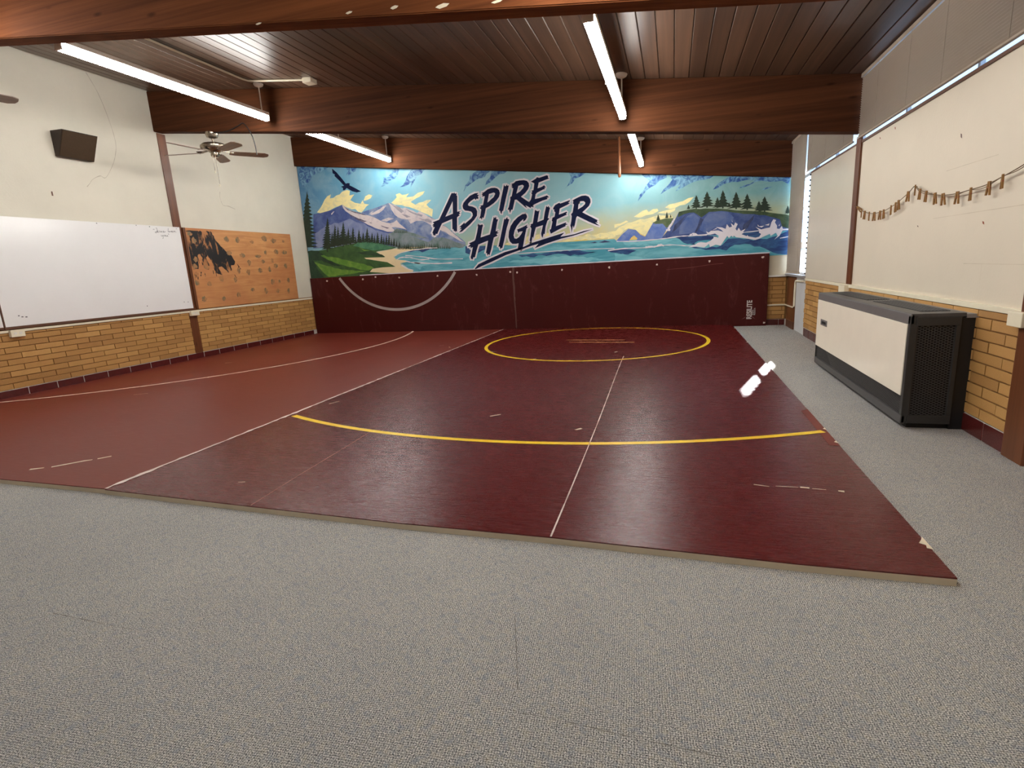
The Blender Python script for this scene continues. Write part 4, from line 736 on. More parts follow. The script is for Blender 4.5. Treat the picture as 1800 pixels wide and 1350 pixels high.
bm = B(); ribbon(bm, [p for p in arc(-5.19, 1.985, 1.515, 1.515, 190, 350, 80) if p[1] < 1.153], .052, lambda u, v, t: (u, YP-.0012, v)); obj('circle_line', bm, M['grey_line'], lp, face=(0, -1, 0)); lp.children[-1]['label'] = 'pale grey circle line'
rp = wall_pad('long maroon wall pad with small white lettering, under the painted sea', -2.782, 1.49, ((-2.719, 1.066), (-1.885, 1.074), (-1.052, 1.071), (-.25, 1.077), (.585, 1.087), (1.394, 1.105), (1.455, .05)))
bm = B(); ribbon(bm, [(-2.785, 1.15), (-2.80, 1.0), (-2.79, .8), (-2.795, .6), (-2.783, .3), (-2.785, .05)], [.05, .035, .045, .035, .02, .02], lambda u, v, t: (u, YP-.0014, v), .3)
obj('joint_tape', bm, plain('worn_joint', rgb(96, 58, 50), .6), rp, face=(0, -1, 0))
bm = B(); ribbon(bm, smooth([(-.1, .985), (.3, 1.0), (.6, 1.03), (.8, 1.04)], 4), .008, lambda u, v, t: (u, YP-.0014, v), .4); obj('crease', bm, plain('crease', rgb(110, 52, 44), .5), rp, face=(0, -1, 0))
def text_mesh(s, size, place, thick=0.0, width=1.0):
    cu_ = bpy.data.curves.new('lettering', 'FONT'); cu_.body = s; cu_.size = size; cu_.offset = thick; cu_.align_x = 'LEFT'; cu_.space_character = 1.0
    o = bpy.data.objects.new('lettering', cu_); COL.objects.link(o)
    dg = bpy.context.evaluated_depsgraph_get(); me = bpy.data.meshes.new_from_object(o.evaluated_get(dg))
    bpy.data.objects.remove(o); bpy.data.curves.remove(cu_)
    bm = B(); bm.from_mesh(me); bpy.data.meshes.remove(me)
    xs = [v.co.x for v in bm.verts]; ys_ = [v.co.y for v in bm.verts]
    w, h = max(xs)-min(xs), max(ys_)-min(ys_); x0, y0 = min(xs), min(ys_)
    for v in bm.verts: v.co = place((v.co.x-x0)/w, (v.co.y-y0)/h)
    return bm
bm = text_mesh('RESILITE', .1, lambda u, v: Vector((1.262-.082*v, YP-.0016, .118+.305*u)), .003); obj('lettering', bm, M['logo'], rp, face=(0, -1, 0))
bm = text_mesh('SPORTS', .05, lambda u, v: Vector((1.288-.022*v, YP-.0016, .18+.085*u)), .001); obj('small_lettering', bm, M['logo'], rp, face=(0, -1, 0))
bm = text_mesh('PRODUCTS', .05, lambda u, v: Vector((1.315-.022*v, YP-.0016, .18+.115*u)), .001); obj('small_lettering', bm, M['logo'], rp, face=(0, -1, 0))
bm = B()
for p in ([(1.105, .112), (1.165, .155), (1.16, .135)], [(1.27, .16), (1.32, .112), (1.275, .14)]): each('emblem_wing', [p], M['faint_print'], rp, lambda u, v, t: (u, YP-.0016, v), (0, -1, 0))

# ------------------------------------------------------------------ mural
mural = thing('mural', 'painted landscape mural of mountains, forest, sea and cliffs with large navy lettering', 'mural', (-2.7, YB, 1.12))
YM = YB-.012
n = NT('mural_sky'); g = n.n('ShaderNodeTexCoord'); sp = n.n('ShaderNodeSeparateXYZ'); n.l(g.outputs['Object'], sp.inputs[0]); w = g.outputs['Object']
xr = n.math('DIVIDE', n.math('ADD', sp.outputs[0], 4.46), 8.95)             # 0 at the window end of the forest, 1 at the cliffs
zr = n.math('SUBTRACT', n.math('DIVIDE', sp.outputs[2], 1.25), n.math('MULTIPLY', n.noise(w, 2.2, 4), .18))
blue = n.ramp(xr, [(0.0, rgb(74, 130, 176)), (0.12, rgb(108, 172, 204)), (0.3, rgb(134, 198, 216)), (0.5, rgb(152, 200, 208)), (0.7, rgb(140, 196, 206)), (0.86, rgb(132, 182, 182)), (1.0, rgb(116, 168, 168))])
warm = n.ramp(xr, [(0.0, rgb(150, 196, 206)), (0.3, rgb(170, 200, 180)), (0.5, rgb(196, 196, 132)), (0.62, rgb(236, 212, 112)), (0.8, rgb(240, 206, 120)), (1.0, rgb(206, 196, 128))])
c = n.mix(n.ramp(zr, [(0.26, (1, 1, 1, 1)), (0.70, (0, 0, 0, 1))]), blue, warm)
c = n.mix(n.ramp(n.noise(w, 2.6, 6, .6, .8), [(0.42, (0, 0, 0, 1)), (0.75, (.45, .45, .45, 1))]), c, rgb(176, 210, 214))
n.col(c); n.rough(.55); n.bump(n.noise(w, 40, 3), .1, .004); M['sky'] = n.m
def paint(name, c1, c2, scale=5.0, detail=6, dist=.6, lo=.38, hi=.64, st=(1, 1, 1)):
    n = NT(name); v = n.coord(st); n.col(n.ramp(n.noise(v, scale, detail, .62, dist), [(lo, c1), (hi, c2)])); n.rough(.55); return n.m
PM = {'cloud': paint('p_cloud', rgb(46, 90, 160), rgb(134, 188, 212), 8, 7, 1.6, .40, .62), 'yellow': paint('p_yellow', rgb(252, 240, 176), rgb(216, 216, 180), 7, 6, .8, .46, .72, (1, 1, 1.6)),
 'navy': plain('p_navy', rgb(20, 28, 62), .65, .3, 14, spec=.15), 'white': plain('p_white', rgb(232, 226, 232), .5, .04, 8), 'mtn': paint('p_mtn', rgb(92, 116, 168), rgb(150, 162, 186), 6),
 'snow': paint('p_snow', rgb(218, 208, 208), rgb(186, 178, 188), 8, 6, 1, .5, .7), 'snowsh': paint('p_snowsh', rgb(150, 146, 160), rgb(176, 170, 178), 12), 'mtn2': paint('p_mtn2', rgb(60, 80, 142), rgb(92, 112, 166), 6),
 'mtn2d': paint('p_mtn2d', rgb(66, 66, 92), rgb(140, 130, 146), 14), 'mtn3': paint('p_mtn3', rgb(112, 126, 172), rgb(140, 152, 186), 5), 'hill': paint('p_hill', rgb(96, 122, 116), rgb(136, 148, 156), 5),
 'sea': paint('p_sea', rgb(72, 156, 176), rgb(122, 194, 206), 3.2, 6, 1.0, .4, .65, (.5, 1, 2.6)), 'deep': paint('p_deep', rgb(24, 54, 112), rgb(58, 112, 158), 5, 6, 1, .42, .7, (.6, 1, 2)), 'pale': paint('p_pale', rgb(136, 206, 216), rgb(100, 180, 196), 5, 6, 1, .4, .7, (.5, 1, 2.4)),
 'sand': plain('p_sand', rgb(238, 220, 176), .55, .05, 6), 'grass': paint('p_grass', rgb(44, 82, 42), rgb(66, 104, 52), 5), 'bush': paint('p_bush', rgb(62, 118, 88), rgb(84, 142, 104), 8), 'glight': paint('p_glight', rgb(84, 136, 48), rgb(116, 158, 64), 7), 'gdark': paint('p_gdark', rgb(28, 56, 40), rgb(44, 78, 48), 7),
 'cliff': paint('p_cliff', rgb(44, 68, 126), rgb(84, 102, 152), 6), 'rock': paint('p_rock', rgb(64, 92, 154), rgb(106, 122, 164), 5), 'crev': paint('p_crev', rgb(36, 46, 84), rgb(66, 78, 116), 8), 'turf': paint('p_turf', rgb(44, 66, 42), rgb(74, 94, 62), 8), 'rock2': paint('p_rock2', rgb(82, 114, 190), rgb(122, 144, 198), 6), 'turf2': paint('p_turf2', rgb(74, 96, 62), rgb(108, 120, 84), 8),
 'spruce': plain('p_spruce', rgb(32, 50, 34), .55, .25, 12), 'spruce2': plain('p_spruce2', rgb(44, 66, 44), .55, .2, 12)}
lay = lambda k: (lambda u, v, t: (u, YM-.0005*k-.0004, v))
bm = B(); xs = [XL+.01, -5, -2.5, 0, XR-.005]
top = [(x, zc(x)-.515) for x in xs]
shape(bm, [[(XL+.01, 1.12), (XR-.005, 1.12)] + top[::-1]], lay(0)); obj('painted_sky', bm, M['sky'], mural, face=(0, -1, 0))
def clampz(p): return (max(XL+.012, min(XR-.006, p[0])), max(1.122, min(zc(max(XL, min(XR, p[0])))-.52, p[1])))
for i_, (name, k, key, polys) in enumerate(PAINT):
    amp = {'cloud': .022, 'yellow': .02, 'deep': .018, 'pale': .015, 'snow': .012, 'snowsh': .012, 'mtn2d': .01, 'mtn3': .02, 'bush': .012, 'glight': .012, 'gdark': .012, 'rock': .012, 'crev': .012, 'turf': .008, 'mtn': .006, 'hill': .01}.get(key, 0)
    each(name, [[clampz(p) for p in (brushed(P2(s), amp) if amp else P2(s))] for s in polys], PM[key], mural, lay(k+i_*.02), (0, -1, 0))
bm = B(); ribbon(bm, [(-6.0+.1*i, 1.170) for i in range(76)], .018, lay(9), .35); obj('unpainted_edge', bm, PM['white'], mural, face=(0, -1, 0))
def spruce(x, z, dx, h, w, tiers):
    L, R_ = [], []
    for i in range(tiers):
        t0 = i/tiers; hw_ = w*(1-t0)**.9; zz = z+h*(.10+.88*t0); step = h*.88/tiers; cx = x+dx*t0; j = random.uniform(.8, 1.15)
        L += [(cx-hw_*j, zz-.25*step), (cx-hw_*.42, zz+.45*step)]; j = random.uniform(.8, 1.15); R_ += [(cx+hw_*j, zz-.25*step), (cx+hw_*.42, zz+.45*step)]
    tw = w*.09
    return [(x+tw, z), (x+tw, z+h*.09)] + R_ + [(x+dx, z+h)] + L[::-1] + [(x-tw, z+h*.09), (x-tw, z)]
for i_, (x, z, dx, h, w) in enumerate(SPRUCES):
    w *= 1.45 if x > -100 else 1.25
    bm = B(); shape(bm, [[clampz(p) for p in spruce(x/100, z/100, dx/100, h/100, abs(w)/100, max(5, min(15, int(h/5))))]], lay(9+(i_ % 7)*.12)); obj('painted_spruce', bm, PM['spruce'], mural, face=(0, -1, 0))
bm = B()
for i_, (x, z, dx, h, w) in enumerate(TREELINE): shape(bm, [spruce(x/100, z/100-.03, 0, h/100+.03, abs(w)/100*1.2, 4)], lay(7.4+(i_ % 5)*.1))
obj('painted_treeline', bm, PM['spruce2'], mural, face=(0, -1, 0))['kind'] = 'stuff'
bm = B()
for i_, (s, w) in enumerate(FOAM_LINES):
    bm = B(); ribbon(bm, [clampz(p) for p in smooth(P2(s), 5)], w*.0115, lay(8.4+(i_ % 6)*.08), .45); obj('painted_foam_line', bm, PM['white'], mural, face=(0, -1, 0))
for s, hole in LETTERS:
    o_ = P2(s); h_ = P2(hole) if hole else None
    bm = B()                                            # white halo: a ribbon round every edge of the letter
    for lp_ in ([o_] + ([h_] if h_ else [])):
        for i, p in enumerate(lp_):
            q = lp_[(i+1) % len(lp_)]; d = Vector((q[0]-p[0], q[1]-p[1]))
            if d.length > .03: d = d.normalized()*.012; ribbon(bm, [(p[0]-d.x, p[1]-d.y), (q[0]+d.x, q[1]+d.y)], .056, lay(10+(i % 6)*.16), .2)
            else: ribbon(bm, [p, q], .05, lay(10+(i % 6)*.16), .2)
    letter = obj('letter', bm, PM['navy'], mural, face=(0, -1, 0)); letter.data.materials[0] = PM['white']; letter.name = 'letter_outline'
    bm = B(); shape(bm, [o_] + ([h_] if h_ else []), lay(11.6)); obj('letter', bm, PM['navy'], mural, face=(0, -1, 0))

# ------------------------------------------------------------------ whiteboards and plywood on the left wall
def whiteboard(label, y0, y1):
    t = thing('whiteboard', label, 'whiteboard', (XL, (y0+y1)/2, .79))
    bm = B(); bx(bm, XL+.014, XL+.03, y0, y1, .812, 2.022); obj('face', bm, M['board'], t, bevel=.002)
    bm = B(); bx(bm, XL+.014, XL+.034, y0-.012, y1, .786, .812); obj('bottom_trim', bm, M['board_trim'], t)
    bm = B(); bx(bm, XL+.014, XL+.031, y0-.012, y0, .812, 2.022); obj('edge_trim', bm, M['board_trim'], t)
    return t
wb = whiteboard('large whiteboard with small handwriting in its top corner, beside the paint-stained plywood', 4.185, 6.705)
bm = B(); fx = lambda u, v, t: (XL+.0312, u, v)
for s in WRITING: ribbon(bm, smooth(P2(s), 4), .0055, fx)
obj('handwriting', bm, M['ink'], wb, face=(1, 0, 0))
bm = B()
for (y, z, w) in ((4.36, .905, .02), (4.40, .90, .02), (4.33, .92, .014), (5.93, .90, .012), (6.55, .91, .01), (6.62, .905, .01), (5.45, 2.0, .012), (6.2, 1.998, .014), (6.0, 2.005, .01)):
    bm = B(); bx(bm, XL+.029, XL+.0314, y, y+w, z, z+.012); obj('ink_mark', bm, M['ink'], wb)
whiteboard('whiteboard beyond the large one, only its edge strip showing by the frame', 1.65, 4.165)
pb = thing('plywood_board', 'tan plywood board smeared with black paint and dotted with grey-green prints', 'board', (XL, 8.0, .79))
bm = B(); bx(bm, XL+.014, XL+.03, 6.80, 9.215, .79, 2.022); obj('sheet', bm, M['ply'], pb, bevel=.002)
bm = B(); bx(bm, XL+.014, XL+.034, 6.758, 6.80, .79, 2.022); obj('edge_strip', bm, M['post'], pb)
fp = lambda k: (lambda u, v, t: (XL+.0306+.0005*k, u, v))
clp = lambda p: (min(9.2, max(6.81, p[0])), min(2.018, max(.80, p[1])))
bm = B()
for (y, z, a, b) in BLOTS:
    k = 14; y /= 100; z /= 100; a /= 100; b /= 100
    each('paint_print', [[clp((y+a*random.uniform(.65, 1.15)*math.cos(2*math.pi*i/k), z+b*random.uniform(.65, 1.15)*math.sin(2*math.pi*i/k))) for i in range(k)]], M['grey_paint'], pb, fp(2), (1, 0, 0))
bm = B()
for s in SMEAR:
    p = P2(s); q = []
    for i, a in enumerate(p):                           # ragged edge
        b = p[(i+1) % len(p)]; q.append(clp(a))
        for t_ in (.25, .5, .75): q.append(clp((a[0]+(b[0]-a[0])*t_+random.uniform(-.009, .009), a[1]+(b[1]-a[1])*t_+random.uniform(-.009, .009))))
    shape(bm, [q], fp(0))
obj('black_smear', bm, M['black_paint'], pb, face=(1, 0, 0))['label'] = 'black paint smear'
for s in DRIPS:
    bm = B(); ribbon(bm, [clp(a) for a in smooth(P2(s), 5)], .016, fp(1), .6); obj('black_drip', bm, M['black_paint'], pb, face=(1, 0, 0))

# ------------------------------------------------------------------ loudspeaker
t = thing('wall_speaker', 'brown wedge-shaped loudspeaker high on the white wall above the whiteboard', 'speaker', (XL, 5.36, 2.75))
bm = B(); y0, y1 = 5.145, 5.575
hexa(bm, [(XL, y0, 2.77), (XL, y1, 2.77), (XL+.055, y1, 2.765), (XL+.055, y0, 2.765), (XL, y0, 3.06), (XL, y1, 3.06), (XL+.195, y1, 3.055), (XL+.195, y0, 3.055)])
obj('cabinet', bm, M['speaker_side'], t, bevel=.004)
bm = B(); hexa(bm, [(XL+.05, y0+.01, 2.772), (XL+.05, y1-.01, 2.772), (XL+.063, y1-.01, 2.770), (XL+.063, y0+.01, 2.770), (XL+.185, y0+.01, 3.045), (XL+.185, y1-.01, 3.045), (XL+.200, y1-.01, 3.043), (XL+.200, y0+.01, 3.043)])
obj('grille_cloth', bm, M['speaker'], t)

# ------------------------------------------------------------------ fluorescent fixtures
LF = 2.56
def make_light():
    t = thing('strip_light', '', 'light', (0, 0, 0))
    for s in (0, 1):
        bm = B(); a, b = -LF/2+.012+s*(LF/2-.009), -.003+s*(LF/2-.009)
        prof = [(.037, .064), (.0375, .03), (.030, .008), (.014, .0), (-.014, .0), (-.030, .008), (-.0375, .03), (-.037, .064)]
        A = [bm.verts.new((x, a, z)) for x, z in prof]; Bv = [bm.verts.new((x, b, z)) for x, z in prof]
        for i in range(8): bm.faces.new((A[i], A[(i+1) % 8], Bv[(i+1) % 8], Bv[i]))
        bm.faces.new(A); bm.faces.new(Bv[::-1]); obj('lens', bm, M['lens'], t)
    bm = B(); bx(bm, -.038, .038, -LF/2, LF/2, .0645, .105); obj('housing', bm, M['white_metal'], t, bevel=.006)
    bm = B(); bx(bm, -.0382, .0382, -.004, .004, -.001, .066); obj('joint_band', bm, M['grey_mid'], t)
    for s in (-1, 1):
        bm = B(); bx(bm, -.037, .037, s*LF/2-.008, s*LF/2+.008, .004, .104); obj('end_cap', bm, M['white_metal'], t, bevel=.004)
    for y in (-.33, 1.20):
        bm = B(); tube(bm, [(0, y, .10), (0, y, .43)], .008, 8); s_ = obj('stem', bm, M['white_metal'], t, sm=True)
        bm = B(); lathe(bm, [(0, .385), (.02, .386), (.05, .40), (.06, .418), (.06, .436), (0, .436)], 20, (0, y, 0)); obj('canopy', bm, M['white_metal'], t, sm=True)
    return t
proto = make_light()
spots = [(-5.09, 5.16, 3.196, 'lit strip light nearest the brown speaker, over the whiteboard side', 0), (-5.05, 8.33, 3.191, 'lit strip light above the painted eagle and mountains, past the middle beam', 1), (-.53, 5.13, 2.657, 'lit strip light over the middle of the glossy mat, in front of the middle beam', 0), (-.505, 8.33, 2.654, 'lit strip light beside the hanging wooden rod, past the middle beam', 1), (-5.09, 1.90, 3.196, 'lit strip light behind the photographer on the whiteboard side', 0), (-.53, 1.93, 2.657, 'lit strip light behind the photographer on the window side', 1)]
lights = [proto] + [copy_tree(proto) for _ in spots[1:]]
for o, (x, y, z, lab, _) in zip(lights, spots):
    if not _:                                           # these hang from their near end instead of their middle
        for c_ in o.children:
            ys_ = [v.co.y for v in c_.data.vertices]
            if -.45 < min(ys_) and max(ys_) < -.2: c_.location.y = -.82
    o.location = (x, y, z); o['label'] = lab; o['group'] = 'strip lights under the plank ceiling'

# ------------------------------------------------------------------ ceiling fans
def make_fan():
    t = thing('ceiling_fan', '', 'fan', (0, 0, 0))
    bm = B(); lathe(bm, [(0, 0), (.085, 0), (.085, -.025), (.07, -.065), (.03, -.08), (0, -.08)], 24); obj('canopy', bm, M['nickel'], t, sm=True)
    bm = B(); tube(bm, [(0, 0, -.07), (0, 0, -.14)], .012, 10); obj('downrod', bm, M['nickel'], t, sm=True)
    bm = B(); lathe(bm, [(0, -.125), (.06, -.13), (.14, -.15), (.172, -.175), (.175, -.20), (.16, -.225), (.10, -.235), (.07, -.26), (0, -.26)], 32); obj('motor', bm, M['nickel'], t, sm=True)
    bm = B(); lathe(bm, [(0, -.255), (.05, -.26), (.055, -.30), (.04, -.325), (0, -.33)], 20); obj('switch_housing', bm, M['nickel'], t, sm=True)
    for k in range(5):
        a = math.radians(72*k); ca, sa = math.cos(a), math.sin(a)
        tr = lambda r, s, z: (r*ca - s*sa, r*sa + s*ca, z)
        bm = B(); pit = -.19
        hexa(bm, [tr(.10, -.018, -.243), tr(.24, -.04, -.262), tr(.24, .04, -.248), tr(.10, .018, -.243), tr(.10, -.018, -.237), tr(.24, -.04, -.256), tr(.24, .04, -.242), tr(.10, .018, -.237)])
        obj('blade_arm', bm, M['nickel'], t)
        bm = B(); pr = [(.19, -.052), (.26, -.066), (.65, -.076), (.70, -.05), (.71, 0), (.70, .05), (.65, .076), (.26, .066), (.19, .052)]
        lo = [bm.verts.new(tr(r, s, -.262+s*pit)) for r, s in pr]; hi = [bm.verts.new(tr(r, s, -.255+s*pit)) for r, s in pr]
        bm.faces.new(lo[::-1]); bm.faces.new(hi)
        for i in range(len(pr)): j = (i+1) % len(pr); bm.faces.new((lo[i], lo[j], hi[j], hi[i]))
        obj('blade', bm, M['blade'], t)
    for (x, y, l) in ((.045, -.02, .36), (.03, -.05, .18)):
        bm = B(); tube(bm, [(x, y, -.31), (x, y, -.33-l)], .0025, 6); c_ = obj('pull_chain', bm, M['nickel'], t)
        bm = B(); lathe(bm, [(0, 0), (.008, -.01), (.008, -.03), (0, -.036)], 10, (x, y, -.33-l)); obj('fob', bm, M['ivory'], c_, sm=True)
    return t
fan = make_fan()
fa = math.degrees(math.atan2(-.73, .683))
fan.location = (-6.20, 6.64, zc(-6.20)-.528); fan.rotation_euler = (0, 0, math.radians(fa+25)); fan['label'] = 'brushed nickel ceiling fan hanging under the middle beam above the plywood board'
fan2 = copy_tree(fan); fan2.location = (-6.20, 3.41, zc(-6.20)-.528); fan2.rotation_euler = (0, 0, math.radians(76)); fan2['label'] = 'ceiling fan at the photo edge near the speaker, only one blade tip showing'
for f in (fan, fan2): f['group'] = 'ceiling fans under the beams'
bm = B(); tube(bm, smooth([(-6.12, 6.57, 3.20), (-5.95, 6.565, 3.19), (-5.80, 6.56, 3.20), (-5.66, 6.555, 3.235), (-5.58, 6.553, 3.258), (-5.52, 6.556, 3.20), (-5.46, 6.558, 3.08), (-5.435, 6.56, 2.95), (-5.43, 6.56, 2.84)], 5), .007, 6)
tag(obj('electric_cord', bm, M['black'], sm=True), 'black cord drooping along the beam beside the nickel ceiling fan', 'cord')
bm = B(); zt = zc(-.842); lathe(bm, [(0, 2.50), (.014, 2.502), (.024, 2.52), (.026, 2.56), (.022, 2.66), (.018, 2.80), (.017, zt), (0, zt)], 14, (-.842, 9.46, 0))
tag(obj('wooden_rod', bm, M['rod_wood'], sm=True), 'short wooden rod hanging from the ceiling over the mural sky', 'rod')
bm = B(); tube(bm, [(-7.15, 9.66, 3.335), (-7.13, 9.64, 3.335), (-7.115, 9.645, 3.36)], .006, 6); tag(obj('metal_hook', bm, M['black'], sm=True), 'small dark hook at the top corner of the mural', 'hook')

# ------------------------------------------------------------------ venetian blinds
def blind(label, y0, y1, z0, z1, cords, x=XR-.034):
    t = thing('venetian_blind', label, 'blind', (x, (y0+y1)/2, z0))
    bm = B(); bx(bm, x-.016, x+.022, y0, y1, z1-.035, z1); obj('headrail', bm, M['rail'], t, bevel=.003)
    bm = B(); z = z0+.022
    while z < z1-.045:                                  # nearly closed 25 mm slats
        for (dx0, dz0, dx1, dz1) in ((.004, -.0130, .001, .001), (.001, .001, -.006, .0130)):
            bm.faces.new([bm.verts.new(p) for p in ((x+dx0, y0+.005, z+dz0), (x+dx0, y1-.005, z+dz0), (x+dx1, y1-.005, z+dz1), (x+dx1, y0+.005, z+dz1))])
        z += .0205
    s_ = obj('slats', bm, M['slat'], t); s_['kind'] = 'stuff'
    bm = B(); bx(bm, x-.012, x+.012, y0+.003, y1-.003, z0, z0+.014); obj('bottom_rail', bm, M['rail'], t, bevel=.003)
    for y in cords:
        bm = B(); tube(bm, [(x-.010, y, z0), (x-.010, y, z1-.03)], .0016, 5); obj('cord', bm, M['rail'], t)
    return t
blind('long closed taupe blind over the panel with the clothespins', 3.50, 6.47, 2.215, 2.806, (3.9, 4.7, 5.3, 6.0))
blind('shorter taupe blind between the middle beam and the narrow window', 6.64, 8.66, 2.215, 2.806, (6.95, 7.7, 8.4))
blind('tall narrow taupe blind in the back corner beside the mural', 8.69, 9.655, .845, 2.80, (8.85, 9.5), XR-.045)

# clip-edged panel between the narrow window and the wooden post
wp = thing('wall_panel', 'smooth cream panel with dark clips along its window edge', 'panel', (XR, 7.5, .80))
bm = B(); bx(bm, XR-.012, XR, 6.578, 8.50, .80, 2.176); obj('sheet', bm, plain('gloss_cream', rgb(222, 212, 194), .28, .03, 2), wp, bevel=.002)
for k in range(20):
    z = .86+k*.0685; bm = B(); bx(bm, XR-.022, XR-.01, 8.488, 8.512, z-.010, z+.010); obj('clip', bm, M['black'], wp)

# ------------------------------------------------------------------ heater (unit ventilator)
ht = thing('unit_heater', 'long grey cabinet heater with cream front panel on the carpet by the brick wall', 'heater', (1.6, 5.07, 0))
X0, X1, Y0, Y1, ZT = 1.435, 1.783, 3.93, 6.20, .742
bm = B(); bx(bm, X0+.015, X1, Y0+.02, Y1-.01, .035, ZT-.02); obj('casing', bm, M['heater_dark'], ht)
bm = B(); bx(bm, X0+.04, X1, Y0+.03, Y1-.02, .0, .035); obj('plinth', bm, M['black'], ht)
bm = B(); bx(bm, X0-.004, X0+.02, Y0, Y1, .675, ZT); obj('front_rail', bm, M['grey_mid'], ht, bevel=.006)
bm = B(); bx(bm, X0, X1-.06, Y0, Y1, ZT-.022, ZT+.002); tp = obj('top_panel', bm, M['grey_dark'], ht, bevel=.004)
bm = B(); bx(bm, X1-.06, X1, Y0, Y1, ZT-.03, ZT-.006); obj('rear_strip', bm, M['sill'], ht)
for (a, b) in ((Y0+.12, Y0+1.0), (Y0+1.14, Y1-.12)):
    bm = B(); bx(bm, X0+.09, X0+.25, a, b, ZT, ZT+.0035); v_ = obj('vent', bm, M['mesh_back'], tp)
    bm = B()
    for k in range(9): x = X0+.095+k*.0185; bx(bm, x, x+.006, a, b, ZT+.003, ZT+.007)
    obj('vent_bars', bm, M['grey_dark'], v_)['kind'] = 'stuff'
bm = B(); bx(bm, X0-.008, X0+.016, Y0+.035, Y1-.012, .212, .675); obj('front_panel', bm, M['heater_cream'], ht, bevel=.003); ht.children[-1]['label'] = 'cream front panel'
pn = ht.children[-1]
bm = B(); bx(bm, X0-.013, X0-.007, 5.80, 6.02, .44, .495); pl_ = obj('name_plate', bm, M['grey_mid'], ht, bevel=.002)
bm = B(); bx(bm, X0-.015, X0-.012, 5.83, 5.97, .455, .48); obj('plate_inset', bm, M['mesh_back'], pl_)
bm = B(); bx(bm, X0+.012, X0+.016, Y0+.035, Y1-.012, .085, .212); gr = obj('lower_grille', bm, M['mesh_back'], ht)
def lattice(bm, u0, u1, v0, v1, s, w, place):
    for sg in (1, -1):
        c = -3.0
        while c < 6:                                    # lines v = c + sg*0.55*u clipped to the rectangle
            k = .55*sg; pts = []
            for u in (u0, u1):
                v = c+k*u
                if v0 <= v <= v1: pts.append((u, v))
            for v in (v0, v1):
                u = (v-c)/k
                if u0 < u < u1: pts.append((u, v))
            if len(pts) >= 2 and Vector(pts[0]) != Vector(pts[1]): ribbon(bm, pts[:2], w, place)
            c += s
bm = B(); lattice(bm, Y0+.035, Y1-.012, .085, .212, .0125, .0042, lambda u, v, t: (X0+.006, u, v)); obj('grille_mesh', bm, M['grey_dark'], gr, face=(-1, 0, 0))['kind'] = 'stuff'
bm = B(); bx(bm, X0-.006, X0+.02, Y0, Y1, .03, .087); obj('kick_rail', bm, M['grey_dark'], ht, bevel=.005)
for (a, b) in ((Y0, Y0+.036), (Y1-.014, Y1)):
    bm = B(); bx(bm, X0-.004, X0+.04, a, b, .035, ZT-.01); obj('corner_post', bm, M['heater_dark'], ht, bevel=.005)
bm = B(); xs_ = X0+.265
bx(bm, X0+.03, xs_, Y0-.004, Y0+.02, ZT-.075, ZT-.02); bx(bm, X0+.03, xs_, Y0-.004, Y0+.02, .035, .09); bx(bm, xs_-.025, xs_, Y0-.004, Y0+.02, .09, ZT-.075)
obj('side_frame', bm, M['heater_dark'], ht, bevel=.003)
bm = B(); bx(bm, X0+.04, xs_-.025, Y0+.012, Y0+.018, .09, ZT-.075); sg_ = obj('side_grille', bm, M['mesh_back'], ht)
bm = B(); lattice(bm, X0+.04, xs_-.025, .09, ZT-.075, .0165, .005, lambda u, v, t: (u, Y0+.006, v)); obj('grille_mesh', bm, M['grey_dark'], sg_, face=(0, -1, 0))['kind'] = 'stuff'
bm = B(); bx(bm, xs_, X1, Y0+.012, Y0+.03, .0, ZT-.03); obj('pipe_cover', bm, plain('near_black_enamel', rgb(30, 30, 31), .5), ht)

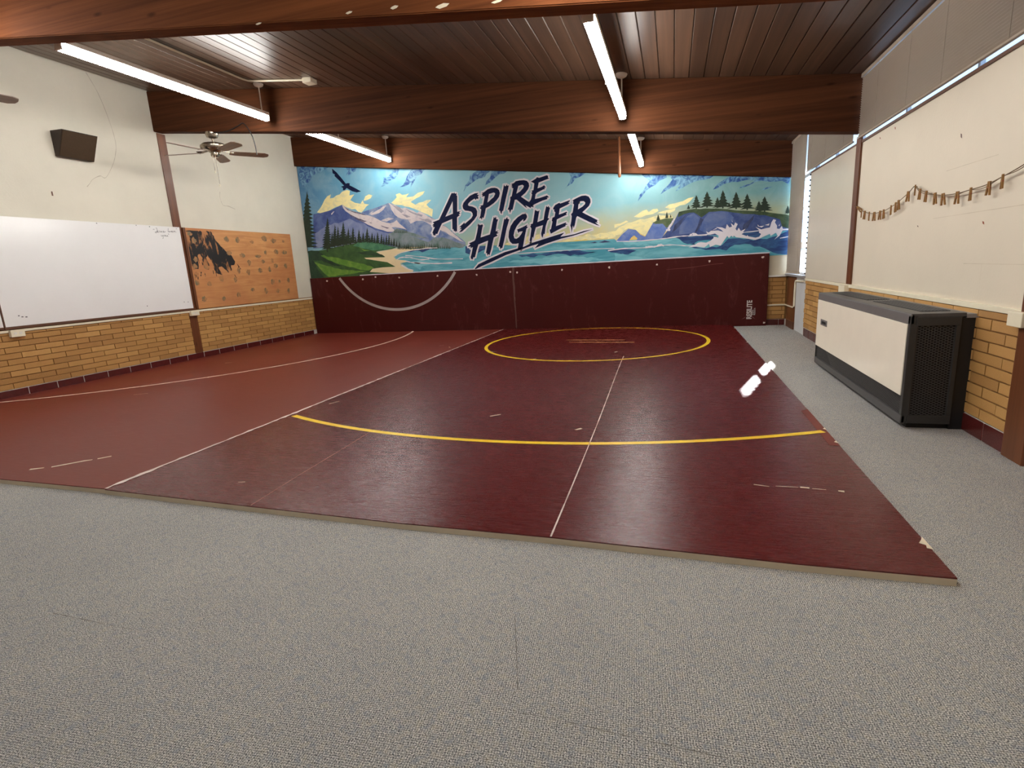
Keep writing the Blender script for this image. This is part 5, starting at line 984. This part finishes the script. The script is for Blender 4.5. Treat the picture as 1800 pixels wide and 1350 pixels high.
# ------------------------------------------------------------------ string with clothespins
sx = XR-.032
line = [(6.43, 1.585), (6.30, 1.548), (6.113, 1.497), (5.861, 1.465), (5.614, 1.466), (5.45, 1.484), (5.295, 1.511), (5.1, 1.562), (4.991, 1.596), (4.877, 1.553), (4.639, 1.50), (4.473, 1.479), (4.30, 1.472), (4.151, 1.476), (3.984, 1.482), (3.818, 1.506), (3.686, 1.529), (3.50, 1.57)]
st = thing('string', 'thin brown string sagging in loops across the white wall panel, holding clothespins', 'string', (XR-.03, 4.99, 1.59))
bm = B(); tube(bm, [(sx, y, z) for y, z in smooth(line, 4)], .0028, 6); obj('strand', bm, M['string'], st)
bm = B(); tube(bm, [(sx, y, z-.012*math.sin(i/3.)**2) for i, (y, z) in enumerate(smooth(line[8:], 4))], .0022, 6); obj('strand', bm, M['string'], st)
bm = B(); tube(bm, [(XR-.015, 4.991, 1.594), (XR-.042, 4.991, 1.594)], .003, 6); obj('nail', bm, M['nickel'], st)
def make_pin():
    t = thing('clothespin', '', 'clothespin', (0, 0, 0))
    for s in (-1, 1):
        bm = B(); hexa(bm, [(-.0045, s*.0135-.0045, -.068), (.0045, s*.0135-.0045, -.068), (.0045, s*.0135+.0045, -.068), (-.0045, s*.0135+.0045, -.068), (-.0045, s*.005-.0045, .010), (.0045, s*.005-.0045, .010), (.0045, s*.005+.0045, .010), (-.0045, s*.005+.0045, .010)])
        obj('leg', bm, M['peg'], t)
    bm = B(); tube(bm, [(0, -.014, -.026), (0, .014, -.026)], .0045, 8); obj('spring', bm, M['rust'], t)
    return t
def on_string(y):
    P_ = smooth(line, 8)
    for a, b in zip(P_, P_[1:]):
        if b.x <= y <= a.x: return a.y+(b.y-a.y)*(y-a.x)/(b.x-a.x+1e-9)
    return 1.5
ordn = ['second', 'third', 'fourth', 'fifth', 'sixth', 'seventh', 'eighth', 'ninth', 'tenth', 'eleventh', 'twelfth', 'thirteenth', 'fourteenth', 'fifteenth', 'sixteenth', 'seventeenth', 'eighteenth', 'nineteenth', 'twentieth']
pins = [6.321, 6.197, 6.10, 5.967, 5.832, 5.683, 5.602, 5.437, 5.343, 5.284, 5.101, 4.979, 4.886, 4.775, 4.631, 4.507, 4.307, 4.142, 3.938, 3.807]
pin = make_pin()
for i, y in enumerate(pins):
    o = pin if i == 0 else copy_tree(pin)
    o.location = (sx-.001, y, on_string(y)+.002)
    o.rotation_euler = (math.radians(-58) if i == 0 else math.radians(random.uniform(-9, 9)), 0, math.radians(random.uniform(-25, 25)))
    o['label'] = 'small clothespin tipped sideways at the string end, touching distance from the wooden post' if i == 0 else 'wooden clothespin on the string, %s counting from the brown wooden post' % ordn[i-1]
    o['group'] = 'clothespins on the string'
